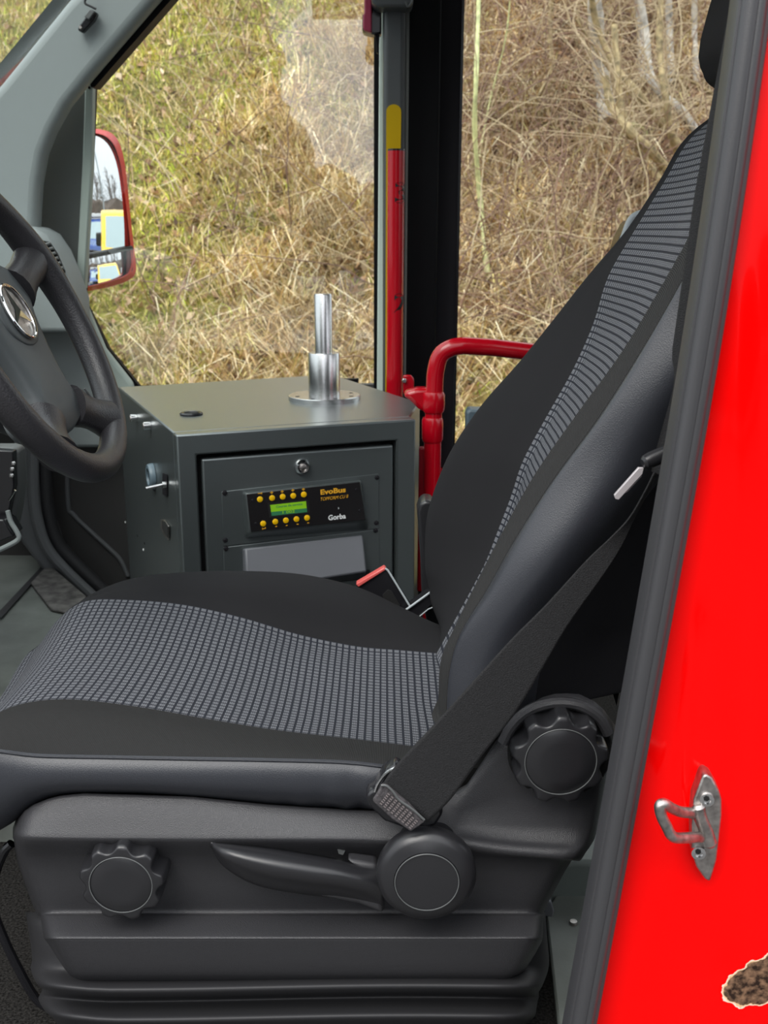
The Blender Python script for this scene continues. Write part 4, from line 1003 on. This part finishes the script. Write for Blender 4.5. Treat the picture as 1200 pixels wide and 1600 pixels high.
mk('cover_body', *prism([P(x, y, 1.52) for x, y in [(630, 956), (672, 926), (680, 940), (668, 952), (652, 968), (640, 990)]], (0, .03, 0)), M['gloss_blk'], tg, bevel=.002)
mk('cover_edge', *tube([P(630, 956, 1.517), P(673, 925, 1.517)], .0018, 8), M['light_grey'], tg)
mk('cover_edge', *tube([P(652, 966, 1.517), P(669, 952, 1.517), P(681, 947, 1.517)], .0010, 8), M['light_grey'], tg)

# ================================================================ floor behind the seat
fb_ = thing('floor_box', PZ(900, 1450, -.94), 'grey green plastic floor box behind the driver seat seen beside the door seal', 'box')
bt_z = -.93
mk('lid', *prism([PZ(x, y, bt_z) for x, y in [(852, 1420), (872, 1600), (892, 1720), (1000, 1720), (1000, 1330), (900, 1330), (880, 1384)]], (0, 0, -.015)), M['floor'], fb_, bevel=.003)
zt = -.80
pc1 = PZ(880, 1400, bt_z)
mk('rear_step', *box((.20, pc1.y, ZF), (.62, pc1.y+.25, -.875)), pmat('grey_green_step', (.16, .185, .175), .5), fb_, bevel=.008)
mk('rear_wall', *prism([P(x, y, 1.50) for x, y in [(896, 1330), (960, 1230), (1000, 1230), (1000, 1420), (918, 1420)]], (0, .02, 0)), M['pillar_d'], fb_, bevel=.003)
mk('dark_channel', *tube([P(893, 1330, 1.44), P(913, 1390, 1.40), P(917, 1420, 1.38)], .006, 8), M['void'], fb_)
mk('catch', *lathe(PZ(896, 1443, bt_z), (0, 0, 1), [(.006, 0), (.005, .004)], 12), M['steel_d'], fb_)
bk2 = mk('seat_rail_block', *prism([P(x, y, 1.20) for x, y in [(850, 1404), (862, 1410), (866, 1425), (864, 1434), (850, 1432)]], (0, .03, 0)), M['cab_light'], seat, bevel=.002)

# ================================================================ door striker
sk = thing('door_striker', P(1085, 1290, .82), 'worn steel door striker loop screwed to the red pillar', 'striker')
Ys = .842
pl = [(1100, 1213), (1106, 1210), (1115, 1216), (1126, 1236), (1130, 1250), (1130, 1275), (1126, 1310), (1122, 1345), (1112, 1378), (1104, 1375), (1090, 1355), (1083, 1330), (1083, 1290), (1086, 1250)]
fr_ = [P(x, y, Ys - .012) for x, y in pl]
mk('base_plate', *prism([P(x-2, y, Ys-.016) for x, y in pl], (.002, .020, 0)), M['steel_d'], sk, bevel=.002, seg=2)
lp = smooth_path([P(x, y, Y_) for x, y, Y_ in [(1090, 1272, .834), (1078, 1270, .822), (1062, 1268, .812), (1048, 1262, .804), (1038, 1256, .798), (1031, 1260, .796), (1034, 1276, .796), (1042, 1292, .796), (1048, 1304, .797), (1056, 1309, .800), (1072, 1309, .808), (1088, 1308, .818), (1102, 1308, .832)]], 5)
mk('loop', *tube(lp, .0048, 14), M['steel_d'], sk)
mk('loop_boss', *tube(smooth_path([P(x, y, .826) for x, y in [(1090, 1256), (1094, 1276), (1104, 1300), (1110, 1322)]], 5), [.004]+[.0062]*14+[.004], 12), M['steel_d'], sk)
for (x, y) in [(1104, 1248), (1091, 1331)]:
    s_ = mk('screw', *lathe(P(x, y, Ys-.0155), (-.15, -1, 0), [(.0068, 0), (.0062, .003), (.0035, .0035), (.003, .0015)], 24), M['steel'], sk)
    mk('screw_socket', *lathe(P(x, y, Ys-.0192), (-.15, -1, 0), [(.0028, 0), (.0026, .0004)], 6), M['void'], s_)
# ================================================================ outdoors
rng = np.random.default_rng(7); random.seed(7)
GZ = -1.50
def foot(X): return 4.0 + np.where(np.asarray(X) > 2.8, (np.asarray(X)-2.8)*1.5, 0)
def hill(X, Y):
    X = np.asarray(X, float); Y = np.asarray(Y, float); t = np.maximum(0, Y-foot(X))
    z = GZ + .76*t*np.minimum(1, t/.5+.2) 
    z = z + (.05*np.sin(X*2.1+Y*1.3)+.035*np.sin(X*4.7-Y*3.9)+.02*np.sin(X*9.1+Y*8.3)+.012*np.sin(X*19+Y*23))*np.minimum(1, t)
    return z
def hill_at(px, py, lift=0.0):
    """distance at which the line of sight through a pixel meets the slope"""
    d = ray(px, py)
    for Yt in np.arange(4.2, 14, .02):
        p = d*(Yt/d.y)
        if p.z < float(hill(p.x, Yt)) + lift: return Yt
    return 9.0
# patchiness: 0 green/moss, 1 straw, 2 brown litter
def vnoise(x, y, s, seed):
    r = np.random.default_rng(seed); T = r.random((64, 64)); x = x*s+100; y = y*s+100
    xi = np.floor(x).astype(int); yi = np.floor(y).astype(int); fx = x-xi; fy = y-yi; fx = fx*fx*(3-2*fx); fy = fy*fy*(3-2*fy)
    g = lambda a, b: T[a % 64, b % 64]
    return (g(xi, yi)*(1-fx)+g(xi+1, yi)*fx)*(1-fy)+(g(xi, yi+1)*(1-fx)+g(xi+1, yi+1)*fx)*fy
def zones(X, Y):
    n1 = vnoise(X, Y, 1.6, 1); n2 = vnoise(X, Y, 4.5, 2)
    v = n1*.45+n2*.55
    brown = np.clip((X - .35 + (v-.5)*1.6 + (Y-6)*.06)*1.6, 0, 1)            # right of the black door frame
    lowg = np.clip((5.25 - Y + (n2-.5)*.8)*1.6, 0, 1)*.7
    straw = np.clip((X + 1.25 + (v-.5)*2.4 - (Y-6)*.30)*1.2, 0, 1)
    straw = np.clip(straw - lowg, 0, 1); brown = np.clip(brown - lowg*.8*(X > .2), 0, 1)
    return straw, brown, v
def basecol(X, Y):
    s, b, v = zones(X, Y); s = s[:, None]; b = b[:, None]; v = v[:, None]
    g = np.array((.44, .42, .10))*(.5+1.0*v); st = np.array((.50, .36, .18))*(.45+1.0*v); br = np.array((.30, .18, .11))*(.4+1.1*v)
    c = g*(1-s)+st*s; return c*(1-b)+br*b
nx, ny = 300, 240
xs = np.linspace(-9, 14, nx); tt = np.linspace(0, 1, ny)
X_, T2 = np.meshgrid(xs, tt, indexing='ij'); Y_ = foot(X_) - .6 + T2**1.4*22
Zh = hill(X_, Y_) + .02*(vnoise(X_.ravel(), Y_.ravel(), 9, 5).reshape(X_.shape)-.5)
Zh = np.minimum(Zh, 9.5)
V = np.stack([X_, Y_, Zh], 2).reshape(-1, 3)
ii, jj = np.meshgrid(np.arange(nx-1), np.arange(ny-1), indexing='ij'); k0 = (ii*ny+jj).ravel()
Q = np.stack([k0, k0+ny, k0+ny+1, k0+1], 1)
hm_mat = tint_mat('hillside_soil')
nt = hm_mat.node_tree; tcx = nt.nodes.new('ShaderNodeTexCoord'); nn_ = nt.nodes.new('ShaderNodeTexNoise'); nn_.inputs['Scale'].default_value = 30; nn_.inputs['Detail'].default_value = 8
nt.links.new(tcx.outputs['Object'], nn_.inputs['Vector']); mx_ = nt.nodes.new('ShaderNodeMixRGB'); mx_.blend_type = 'MULTIPLY'; mx_.inputs[0].default_value = 1
rp_ = nt.nodes.new('ShaderNodeValToRGB'); rp_.color_ramp.elements[0].position = .32; rp_.color_ramp.elements[0].color = (.22, .18, .15, 1); rp_.color_ramp.elements[1].position = .62; rp_.color_ramp.elements[1].color = (1.1, 1.05, 1, 1)
nt.links.new(nn_.outputs[0], rp_.inputs[0]); at_ = [n for n in nt.nodes if n.type == 'ATTRIBUTE'][0]
nt.links.new(at_.outputs['Color'], mx_.inputs[1]); nt.links.new(rp_.outputs[0], mx_.inputs[2]); nt.links.new(mx_.outputs[0], nt.nodes['Principled BSDF'].inputs['Base Color'])
hl = fastmesh('hillside', V, Q, hm_mat, basecol(V[:, 0], V[:, 1])*.75, smooth=True); hl['kind'] = 'structure'
asp = pmat('asphalt', (.10, .10, .098), .9, bump=(90, .6, 'noise'), var=(3, .15))
o = mk('ground', [(-30, -30, GZ-.02), (60, -30, GZ-.02), (60, 40, GZ-.02), (-30, 40, GZ-.02)], [(0, 1, 2, 3)], asp, smooth=False); o['kind'] = 'structure'

def visible_pts(n, xr=(-4.4, 3.3), yr=(4.25, 9.6)):
    """random points on the slope, more of them where it is nearer"""
    X = rng.uniform(xr[0], xr[1], n*2); Y = yr[0] + (yr[1]-yr[0])*rng.random(n*2)**1.15
    keep = (np.abs(X) < Y*.46+.35)
    return X[keep][:n], Y[keep][:n]
def blades(X, Y, h, w, lean, col, bend=.5):
    n = len(X); Z = hill(X, Y); a = rng.uniform(0, 2*np.pi, n); la = rng.uniform(0, 2*np.pi, n)
    d = np.stack([np.cos(a), np.sin(a), np.zeros(n)], 1)*(w/2)[:, None]
    ld = np.stack([np.cos(la), np.sin(la)-.35, np.zeros(n)], 1)
    b = np.stack([X, Y, Z-.01], 1); up = np.array((0, 0, 1.))
    L = (h*lean)[:, None]*ld
    m = b + up*(h*.62)[:, None] + L*.45; t = b + up*(h*(1-.45*lean*bend))[:, None] + L*1.1
    V = np.stack([b-d, b+d, m+d*.8, m-d*.8, t+d*.15, t-d*.15], 1).reshape(-1, 3)
    k = np.arange(n)*6; Q = np.concatenate([np.stack([k, k+1, k+2, k+3], 1), np.stack([k+3, k+2, k+4, k+5], 1)])
    c = np.repeat(col, 6, 0); return V, Q, c
leafy = tint_mat('dry_grass_blades', .7)
def mixcol(n, pal, p):
    pal = np.array(pal); i = rng.choice(len(pal), n, p=p); return pal[i]*rng.uniform(.75, 1.25, (n, 1))
# short mossy grass
X, Y = visible_pts(110000); s, b, v = zones(X, Y)
keep = rng.random(len(X)) < np.clip(1.05 - .75*s - .85*b, .06, 1); X, Y = X[keep], Y[keep]; n = len(X)
c = (.6+.8*vnoise(X, Y, 4.0, 8))[:, None]*mixcol(n, [(.90, .80, .26), (.62, .70, .10), (.98, .82, .42), (.38, .50, .08), (.42, .26, .14)], [.34, .26, .22, .10, .08])
gs = fastmesh('hillside_grass', *(lambda r: (r[0], r[1], leafy, r[2]))(blades(X, Y, rng.uniform(.02, .085, n), rng.uniform(.004, .010, n), rng.uniform(.2, 1.3, n), c)))
props(gs, 'short yellow green grass covering the bank outside the passenger window', 'grass', kind='stuff')
# straw, in clumps
cl = 2600; cx_, cy_ = visible_pts(cl); s, b, v = zones(cx_, cy_)
w_ = np.clip(.12 + .9*s*(1-.74*b), .06, 1); w_ *= (.4+v); idx = rng.choice(len(cx_), 60000, p=w_/w_.sum())
X = cx_[idx] + rng.normal(0, .05, 60000); Y = cy_[idx] + rng.normal(0, .05, 60000); n = len(X); Y = np.maximum(Y, 4.2)
c = (.55+.9*vnoise(X, Y, 3.5, 9))[:, None]*mixcol(n, [(.86, .66, .38), (.92, .80, .56), (.56, .40, .22), (.66, .58, .24), (.34, .22, .13)], [.34, .26, .18, .12, .10])
st_ = fastmesh('straw_grass', *(lambda r: (r[0], r[1], leafy, r[2]))(blades(X, Y, rng.gamma(3, .05, n).clip(.05, .42), rng.uniform(.003, .0085, n), rng.uniform(.3, 1.7, n), c, 1)))
props(st_, 'long dry straw coloured grass tangled in clumps across the middle of the bank', 'grass', kind='stuff')
# fallen leaves
X, Y = visible_pts(80000); s, b, v = zones(X, Y)
keep = rng.random(len(X)) < np.clip(.16 + .25*s + .85*b, 0, 1); X, Y = X[keep], Y[keep]; n = len(X)
Z = hill(X, Y) + rng.uniform(0, .045, n)
e1 = rng.normal(size=(n, 3)); e1 /= np.linalg.norm(e1, axis=1)[:, None]; e2 = np.cross(e1, rng.normal(size=(n, 3))); e2 /= np.linalg.norm(e2, axis=1)[:, None]
L = rng.uniform(.012, .040, (n, 1)); Wd = L*rng.uniform(.4, .7, (n, 1)); e3 = np.cross(e1, e2); ctr_ = np.stack([X, Y, Z], 1)
V = np.stack([ctr_-e1*L, ctr_-e2*Wd+e3*L*.3, ctr_+e1*L, ctr_+e2*Wd+e3*L*.3], 1).reshape(-1, 3)
k = np.arange(n)*4; Q = np.stack([k, k+1, k+2, k+3], 1)
c = mixcol(n, [(.46, .28, .16), (.66, .45, .29), (.26, .15, .09), (.80, .62, .44), (.13, .08, .06)], [.30, .28, .18, .16, .08])
lv = fastmesh('fallen_leaves', V, Q, tint_mat('dead_leaves', .65), np.repeat(c, 4, 0))
props(lv, 'brown fallen leaves littering the bank, thickest beyond the black door frame', 'leaves', kind='stuff')

# twigs and brambles
def twig_mesh(paths, radii, cols, seg=4):
    Vs, Qs, Cs = [], [], []; off = 0
    for path, r, c in zip(paths, radii, cols):
        path = np.asarray(path); n = len(path); t = np.gradient(path, axis=0); t /= np.linalg.norm(t, axis=1)[:, None]+1e-9
        a = np.cross(t, np.array((.31, .77, .55))); a /= np.linalg.norm(a, axis=1)[:, None]+1e-9; b = np.cross(t, a)
        rr = r*np.linspace(1, .35, n)
        th = np.arange(seg)*2*np.pi/seg
        ring = path[:, None]+(a[:, None]*np.cos(th)[None, :, None]+b[:, None]*np.sin(th)[None, :, None])*rr[:, None, None]
        Vs.append(ring.reshape(-1, 3)); i, j = np.meshgrid(np.arange(n-1), np.arange(seg), indexing='ij'); i = i.ravel(); j = j.ravel()
        Qs.append(np.stack([i*seg+j, i*seg+(j+1) % seg, (i+1)*seg+(j+1) % seg, (i+1)*seg+j], 1)+off); Cs.append(np.repeat(np.array(c)[None], n*seg, 0)); off += n*seg
    return np.concatenate(Vs), np.concatenate(Qs), np.concatenate(Cs)
bark = tint_mat('twig_bark', .8)
paths, rad, cols = [], [], []
for _ in range(4200):
    X0 = rng.uniform(.1, 3.6); Y0 = rng.uniform(5.0, 9.3)
    if rng.random() < .05: X0 = rng.uniform(-1.2, .6); Y0 = rng.uniform(5.2, 7.5)
    if X0 > Y0*.48+.5: continue
    L = rng.uniform(.25, 1.2); az = rng.uniform(0, 2*np.pi); el = rng.uniform(-.1, 1.3)
    d = np.array((math.cos(az)*math.cos(el), math.sin(az)*math.cos(el)*.6, math.sin(el))); p = np.array((X0, Y0, float(hill(X0, Y0))+rng.uniform(0, .12))); path = [p.copy()]
    for k in range(7):
        p = p + d*L/7; d = d + rng.normal(0, .16, 3) + np.array((0, 0, -.10)); d /= np.linalg.norm(d)
        g = float(hill(p[0], p[1])) + .01
        if p[2] < g: p[2] = g+.01
        path.append(p.copy())
    paths.append(path); rad.append(rng.uniform(.0015, .0055)); cols.append(random.choice([(.32, .21, .14), (.44, .32, .21), (.20, .12, .10), (.62, .50, .33), (.30, .18, .14)]))
tw = fastmesh('brambles', *(lambda r: (r[0], r[1], bark, r[2]))(twig_mesh(paths, rad, cols)))
props(tw, 'tangle of thin bare brown bramble twigs on the right side of the bank', 'brambles', kind='stuff')

def stems(name, label, cat, base_px, dist_, spec, group=None, twigs=0, leaves=0, tw_col=(.55, .43, .29)):
    """a woody plant: spec = list of (pixel polyline, radius in px, colour) at a distance"""
    dist_ = hill_at(*base_px); X0 = P(*base_px, dist_); root = thing(name, X0, label, cat, group)
    for (poly, rpx_, col_, dy) in spec:
        low = max(poly, key=lambda q: q[1]); dd = hill_at(*low) - .06
        pts_ = smooth_path([P(x, y, min(dd + .10*math.sin(i*1.7+dy*9), hill_at(x, y) - .10)) for i, (x, y) in enumerate(poly)], 5)
        mpx = m_per_px(X0); n_ = len(pts_)
        rs = [rpx_*mpx*lerp(1.0, .6, i/(n_-1))*(1+.12*math.sin(i*1.3)) for i in range(n_)]
        mk('stem', *tube(pts_, rs, 10), col_, root)
        if twigs:
            pp_, rr2, cc = [], [], []
            for _ in range(twigs):
                p = np.array(pts_[rng.integers(n_//4, n_)]); d = rng.normal(size=3); d[2] = abs(d[2])*.6; d[1] *= .6; d /= np.linalg.norm(d); L = rng.uniform(.2, .8); path = [p.copy()]
                for k in range(6):
                    p = p + d*L/6; d = d + rng.normal(0, .22, 3); d /= np.linalg.norm(d); path.append(p.copy())
                pp_.append(path); rr2.append(rng.uniform(.002, .005)); cc.append(tw_col)
            v_, q_, c_2 = twig_mesh(pp_, rr2, cc); fastmesh('twigs', v_, q_, bark, c_2, parent=root)['kind'] = 'stuff'
    return root
bk_green = pmat('pale_green_bark', (.62, .64, .32), .8, var=(25, .4)); bk_grey = pmat('grey_bark', (.50, .46, .42), .85, var=(20, .5)); bk_brown = pmat('olive_brown_bark', (.34, .26, .14), .85, var=(25, .6))
stems('sapling', 'slim pale green sapling standing just right of the black door frame', 'sapling', (760, 425), 5.6, [([(762, 430), (752, 330), (742, 210), (744, 120), (748, 0), (752, -160)], 4.5, bk_green, 0), ([(748, 250), (765, 160), (790, 60), (800, -40)], 1.6, bk_green, 0)], twigs=10)
stems('grey_trunk', 'grey tree trunk with peeling bark at the top right of the bank', 'tree', (948, 170), 7.2, [([(950, 190), (940, 110), (932, 40), (925, -60), (915, -300)], 14, bk_grey, 0)], twigs=12)
sp_ = [([(1095, 380), (1060, 290), (1020, 240), (985, 205), (955, 165), (945, 120)], 9, bk_brown, 0), ([(1060, 330), (1010, 250), (975, 190), (965, 120), (960, 40)], 8, bk_brown, .1),
       ([(1090, 260), (1040, 200), (1000, 150), (960, 100), (930, 30), (920, -60)], 7, bk_brown, .2), ([(1110, 240), (1070, 180), (1020, 130), (1010, 60), (990, -80)], 8, bk_grey, .25),
       ([(1100, 330), (1075, 270), (1050, 215), (1040, 150), (1030, 60), (1040, -80)], 7, bk_brown, .0), ([(962, 232), (985, 195), (1010, 210), (965, 232)], 4, bk_green, -.3),
       ([(1120, 150), (1060, 120), (990, 130), (940, 150), (905, 130)], 3, bk_brown, -.3), ([(1125, 155), (1080, 165), (1040, 180), (1010, 170), (960, 120), (900, 30)], 3, bk_brown, -.4)]
stems('coppiced_shrub', 'gnarled many-stemmed bare shrub leaning beside the top of the seat back', 'shrub', (1090, 330), 6.6, sp_, twigs=26)
for i, (x, lab) in enumerate([(1000, 'straight grey stem rising behind the gnarled shrub, left one'), (1046, 'straight grey stem rising behind the gnarled shrub, middle one'), (1085, 'straight grey stem rising behind the gnarled shrub, right one'), (860, 'thin brown stem rising left of the grey trunk')]):
    stems('young_tree', lab, 'tree', (x, 110), 7.8, [([(x+4, 130), (x, 40), (x-6+i*4, -80), (x+i*3, -400)], 7-i, bk_grey if i < 3 else bk_brown, 0)], group='young trees at the top of the bank', twigs=14)
# thin pole-like stem low in the middle
for i, (x0_, y0_, x1_, y1_) in enumerate([(830, 130, 905, -40), (790, 330, 812, 150)]):
    pass

# ---------------------------------------------------------------- parked vehicles behind (seen in the wing mirror)
def vehicle(name, label, cat, loc, rz_, body, prof, width, glass_q, group=None, scale=1.0):
    root = bpy.data.objects.new(name, None); COL.objects.link(root); root.location = loc; root.rotation_euler = (0, 0, rz_); props(root, label, cat, group)
    def lk_(nm, g, mt, **kw):
        o = mk(nm, [Vector(v)*scale for v in g[0]], g[1], mt, **kw); o.parent = root; o.location = (0, 0, 0); return o
    hw = width/2
    V, Fc = [], []
    n_ = len(prof)
    for s_, inset in ((-1, 0), (1, 0)):
        for (x, z) in prof:
            tuck = .10*max(0, (z-1.0)/1.2)
            V.append((x, s_*(hw-tuck), z))
    Fc = [tuple(range(n_)), tuple(reversed(range(n_, 2*n_)))] + [(i, n_+i, n_+(i+1) % n_, (i+1) % n_) for i in range(n_)]
    lk_('body', (V, Fc), body, bevel=.06, seg=3)
    gl = pmat('vehicle_glass', (.35, .45, .48), .08, spec=1.0)
    (xa, za), (xb, zb_) = glass_q      # windscreen bottom, top
    nrm = Vector((-(zb_-za), 0, (xb-xa))).normalized()*.012
    q = [(xa, -hw*.86, za), (xa, hw*.86, za), (xb, hw*.78, zb_), (xb, -hw*.78, zb_)]
    lk_('windscreen', prism([Vector(p)+nrm for p in q], -nrm*1.5), gl, bevel=.01)
    lk_('bumper', box((prof[0][0]-.06, -hw*.98, .28), (prof[0][0]+.12, hw*.98, .62)), M['plastic_s'], bevel=.05)
    lk_('grille', box((prof[0][0]-.03, -hw*.55, .70), (prof[0][0]+.1, hw*.55, .86)), M['gloss_blk'], bevel=.02)
    for s_ in (-1, 1):
        lk_('headlight', box((prof[0][0]-.03, s_*hw*.78-.18, .68), (prof[0][0]+.25, s_*hw*.78+.15, .90)), M['light_grey'], bevel=.04)
        lk_('side_window', prism([(xa+.45, s_*(hw-.06), za+.05), (xa+1.45, s_*(hw-.06), za+.05), (xa+1.45, s_*(hw-.11), zb_-.12), (xb+.12, s_*(hw-.11), zb_-.12)], (0, s_*.02, 0)), M['gloss_blk'])
        for wx in (prof[0][0]+.75, prof[0][0]+3.6):
            lk_('wheel', cyl((wx, s_*(hw-.22), .33), (wx, s_*(hw+.01), .33), .33, 28), M['rubber'], bevel=.02)
        lk_('door_mirror', box((xa+.35, s_*(hw+.02)-.1, za), (xa+.5, s_*(hw+.02)+.1, za+.28)), M['plastic_s'], bevel=.04)
    return root
yel = pmat('yellow_van_paint', (.85, .52, .0), .25, coat=.5); blu = pmat('blue_van_paint', (.02, .07, .30), .25, coat=.5); ylp = pmat('pale_yellow_van_paint', (.85, .68, .30), .3, coat=.4); wht = pmat('white_van_paint', (.75, .76, .78), .3, coat=.4)
pv = [(0, .3), (0, .95), (.15, 1.12), (.95, 1.28), (1.75, 2.25), (2.1, 2.55), (5.3, 2.62), (5.4, .3)]
pc_ = [(0, .3), (0, .80), (.12, .98), (1.0, 1.12), (1.75, 1.80), (2.1, 1.92), (4.6, 1.88), (4.75, .3)]
VEH = [('van', 'bright yellow van with black bumper, nearest in the wing mirror', (3.7, 4.30, GZ), .10, yel, pc_, 1.85, ((1.05, 1.15), (1.72, 1.76))),
       ('van', 'dark blue van with white roof bar in the left of the upper mirror pane', (9.0, 3.9, GZ), .05, blu, pc_, 1.85, ((1.05, 1.15), (1.72, 1.76))),
       ('van', 'white van parked beyond the bright yellow van in the wing mirror', (7.6, 8.3, GZ), .25, wht, pc_, 1.85, ((1.05, 1.15), (1.72, 1.76)))]
for nm, lab, loc, rz_, mt, pf, wd, gq in VEH:
    vr = vehicle(nm, lab, 'van', loc, rz_, mt, pf, wd, gq, group='parked vans')
    if mt is blu:
        rb = mk('roof_bar', *box((1.9, -.8, 1.95), (2.1, .8, 2.08)), M['white_txt'], bevel=.02); rb.parent = vr; rb.location = (0, 0, 0)
# hedge bank and bare trees far behind
hd = pmat('brown_hedge', (.11, .085, .07), .95, var=(.9, .5))
hb = thing('hedge', Vector((24, 6, GZ)), 'brown bare hedge far behind the parked vans in the mirror', 'hedge')
hg = np.array([[(24 + 1.2*math.sin(j*1.9+i), -14 + j*1.1, GZ + [0, 1.6, 2.9, 3.6, 3.9][i] + .25*math.sin(j*2.7+i*1.3)) for j in range(44)] for i in range(5)])
hg[:, :, 0] += np.array([0, .2, .6, 1.4, 2.6])[:, None]
grid('hedge_mass', catmull(hg, 2, 0), hd, hb, sharp=0)
ORD = 'first second third fourth fifth sixth seventh eighth ninth tenth eleventh twelfth thirteenth fourteenth fifteenth sixteenth seventeenth'.split()
for i in range(16):
    x = 26.5 + rng.uniform(-1, 3); y = 0 + i*.95; hgt = rng.uniform(6.0, 8.5)
    tr_ = thing('bare_tree', Vector((x, y, GZ)), ORD[i] + ' leafless tree from the near end of the row above the brown hedge', 'tree', 'bare trees above the hedge')
    pp_, rr2, cc = [], [], []
    pp_.append([np.array((x+.2*math.sin(k+i), y+.2*math.cos(k*1.3+i), GZ+hgt*k/6)) for k in range(7)]); rr2.append(.12); cc.append((.25, .22, .20))
    for _ in range(70):
        k = rng.uniform(.25, .95); p = np.array((x, y, GZ+hgt*k)); d = rng.normal(size=3); d[2] = abs(d[2])+.5; d /= np.linalg.norm(d); L = hgt*.32*(1.2-k); path = [p.copy()]
        for q_ in range(4): p = p+d*L/4; d = d+rng.normal(0, .15, 3); d /= np.linalg.norm(d); path.append(p.copy())
        pp_.append(path); rr2.append(.035); cc.append((.28, .25, .23))
    v_, q_, c_2 = twig_mesh(pp_, rr2, cc, 3); fastmesh('branches', v_, q_, bark, c_2, parent=tr_)
lp_ = thing('lamp_post', Vector((20, 5.6, GZ)), 'tall pale street lamp post standing before the hedge in the mirror', 'lamp post')
mk('pole', *tube([(20, 5.6, GZ), (20, 5.6, 5.5)], .06, 12), M['light_grey'], lp_)
mk('lamp_head', *box((19.6, 5.5, 5.5), (20.1, 5.7, 5.6)), M['light_grey'], lp_, bevel=.03)

# dark evergreens added out of view to shape the sky reflection in the glass
ever = pmat('added_evergreen_dark', (.018, .026, .016), .9, var=(3, .5))
specs = [(-19, 12), (-16.2, 11), (-13.4, 12.5), (-10.8, 11.5), (-8.2, 12), (-5.6, 11), (-3.6, 8.2), (-2.3, 4.1), (-1.2, 2.9), (-.3, 2.5), (2.6, 9.5), (4.9, 10), (7.6, 11), (10.2, 12), (13, 11), (16, 12), (19, 11)]
r2 = np.random.default_rng(3)
for i, (x, hgt) in enumerate(specs):
    rt = thing('added_evergreen', Vector((x, -19.0, GZ)), ORD[i] + ' added evergreen from the left of the unseen row, shaping the window reflection', 'tree', 'added evergreens shaping the reflection')
    R_ = .24*hgt if 3 <= i <= 5 or i > 10 or i < 3 else .85
    if i == 6: R_ = 1.3
    if i == 10: R_ = 1.7
    V, Q = [], []; tiers = 16; sg = 22
    for t in range(tiers):
        u = t/(tiers-1)
        for k in range(sg):
            th = 2*math.pi*k/sg; rr0 = ((R_*1.15*math.sqrt(max(0, 1-u**2.2)) if 6 <= i <= 9 else R_*(1-u)**.8)+.03)*(1+.16*math.sin(k*2.9+t*1.7)+.2*((t % 2)-.5))
            V.append((x+rr0*math.cos(th), -19+rr0*math.sin(th), GZ+.6+(hgt-.6)*u - .15*(k % 2)))
    for t in range(tiers-1):
        for k in range(sg): Q.append((t*sg+k, t*sg+(k+1) % sg, (t+1)*sg+(k+1) % sg, (t+1)*sg+k))
    Q.append(tuple(range(sg-1, -1, -1))); Q.append(tuple((tiers-1)*sg+k for k in range(sg)))
    mk('foliage', V, Q, ever, rt, sharp=0)
    mk('trunk', *cyl((x, -19, GZ-.02), (x, -19, GZ+.8), .15, 10), bk_brown, rt)
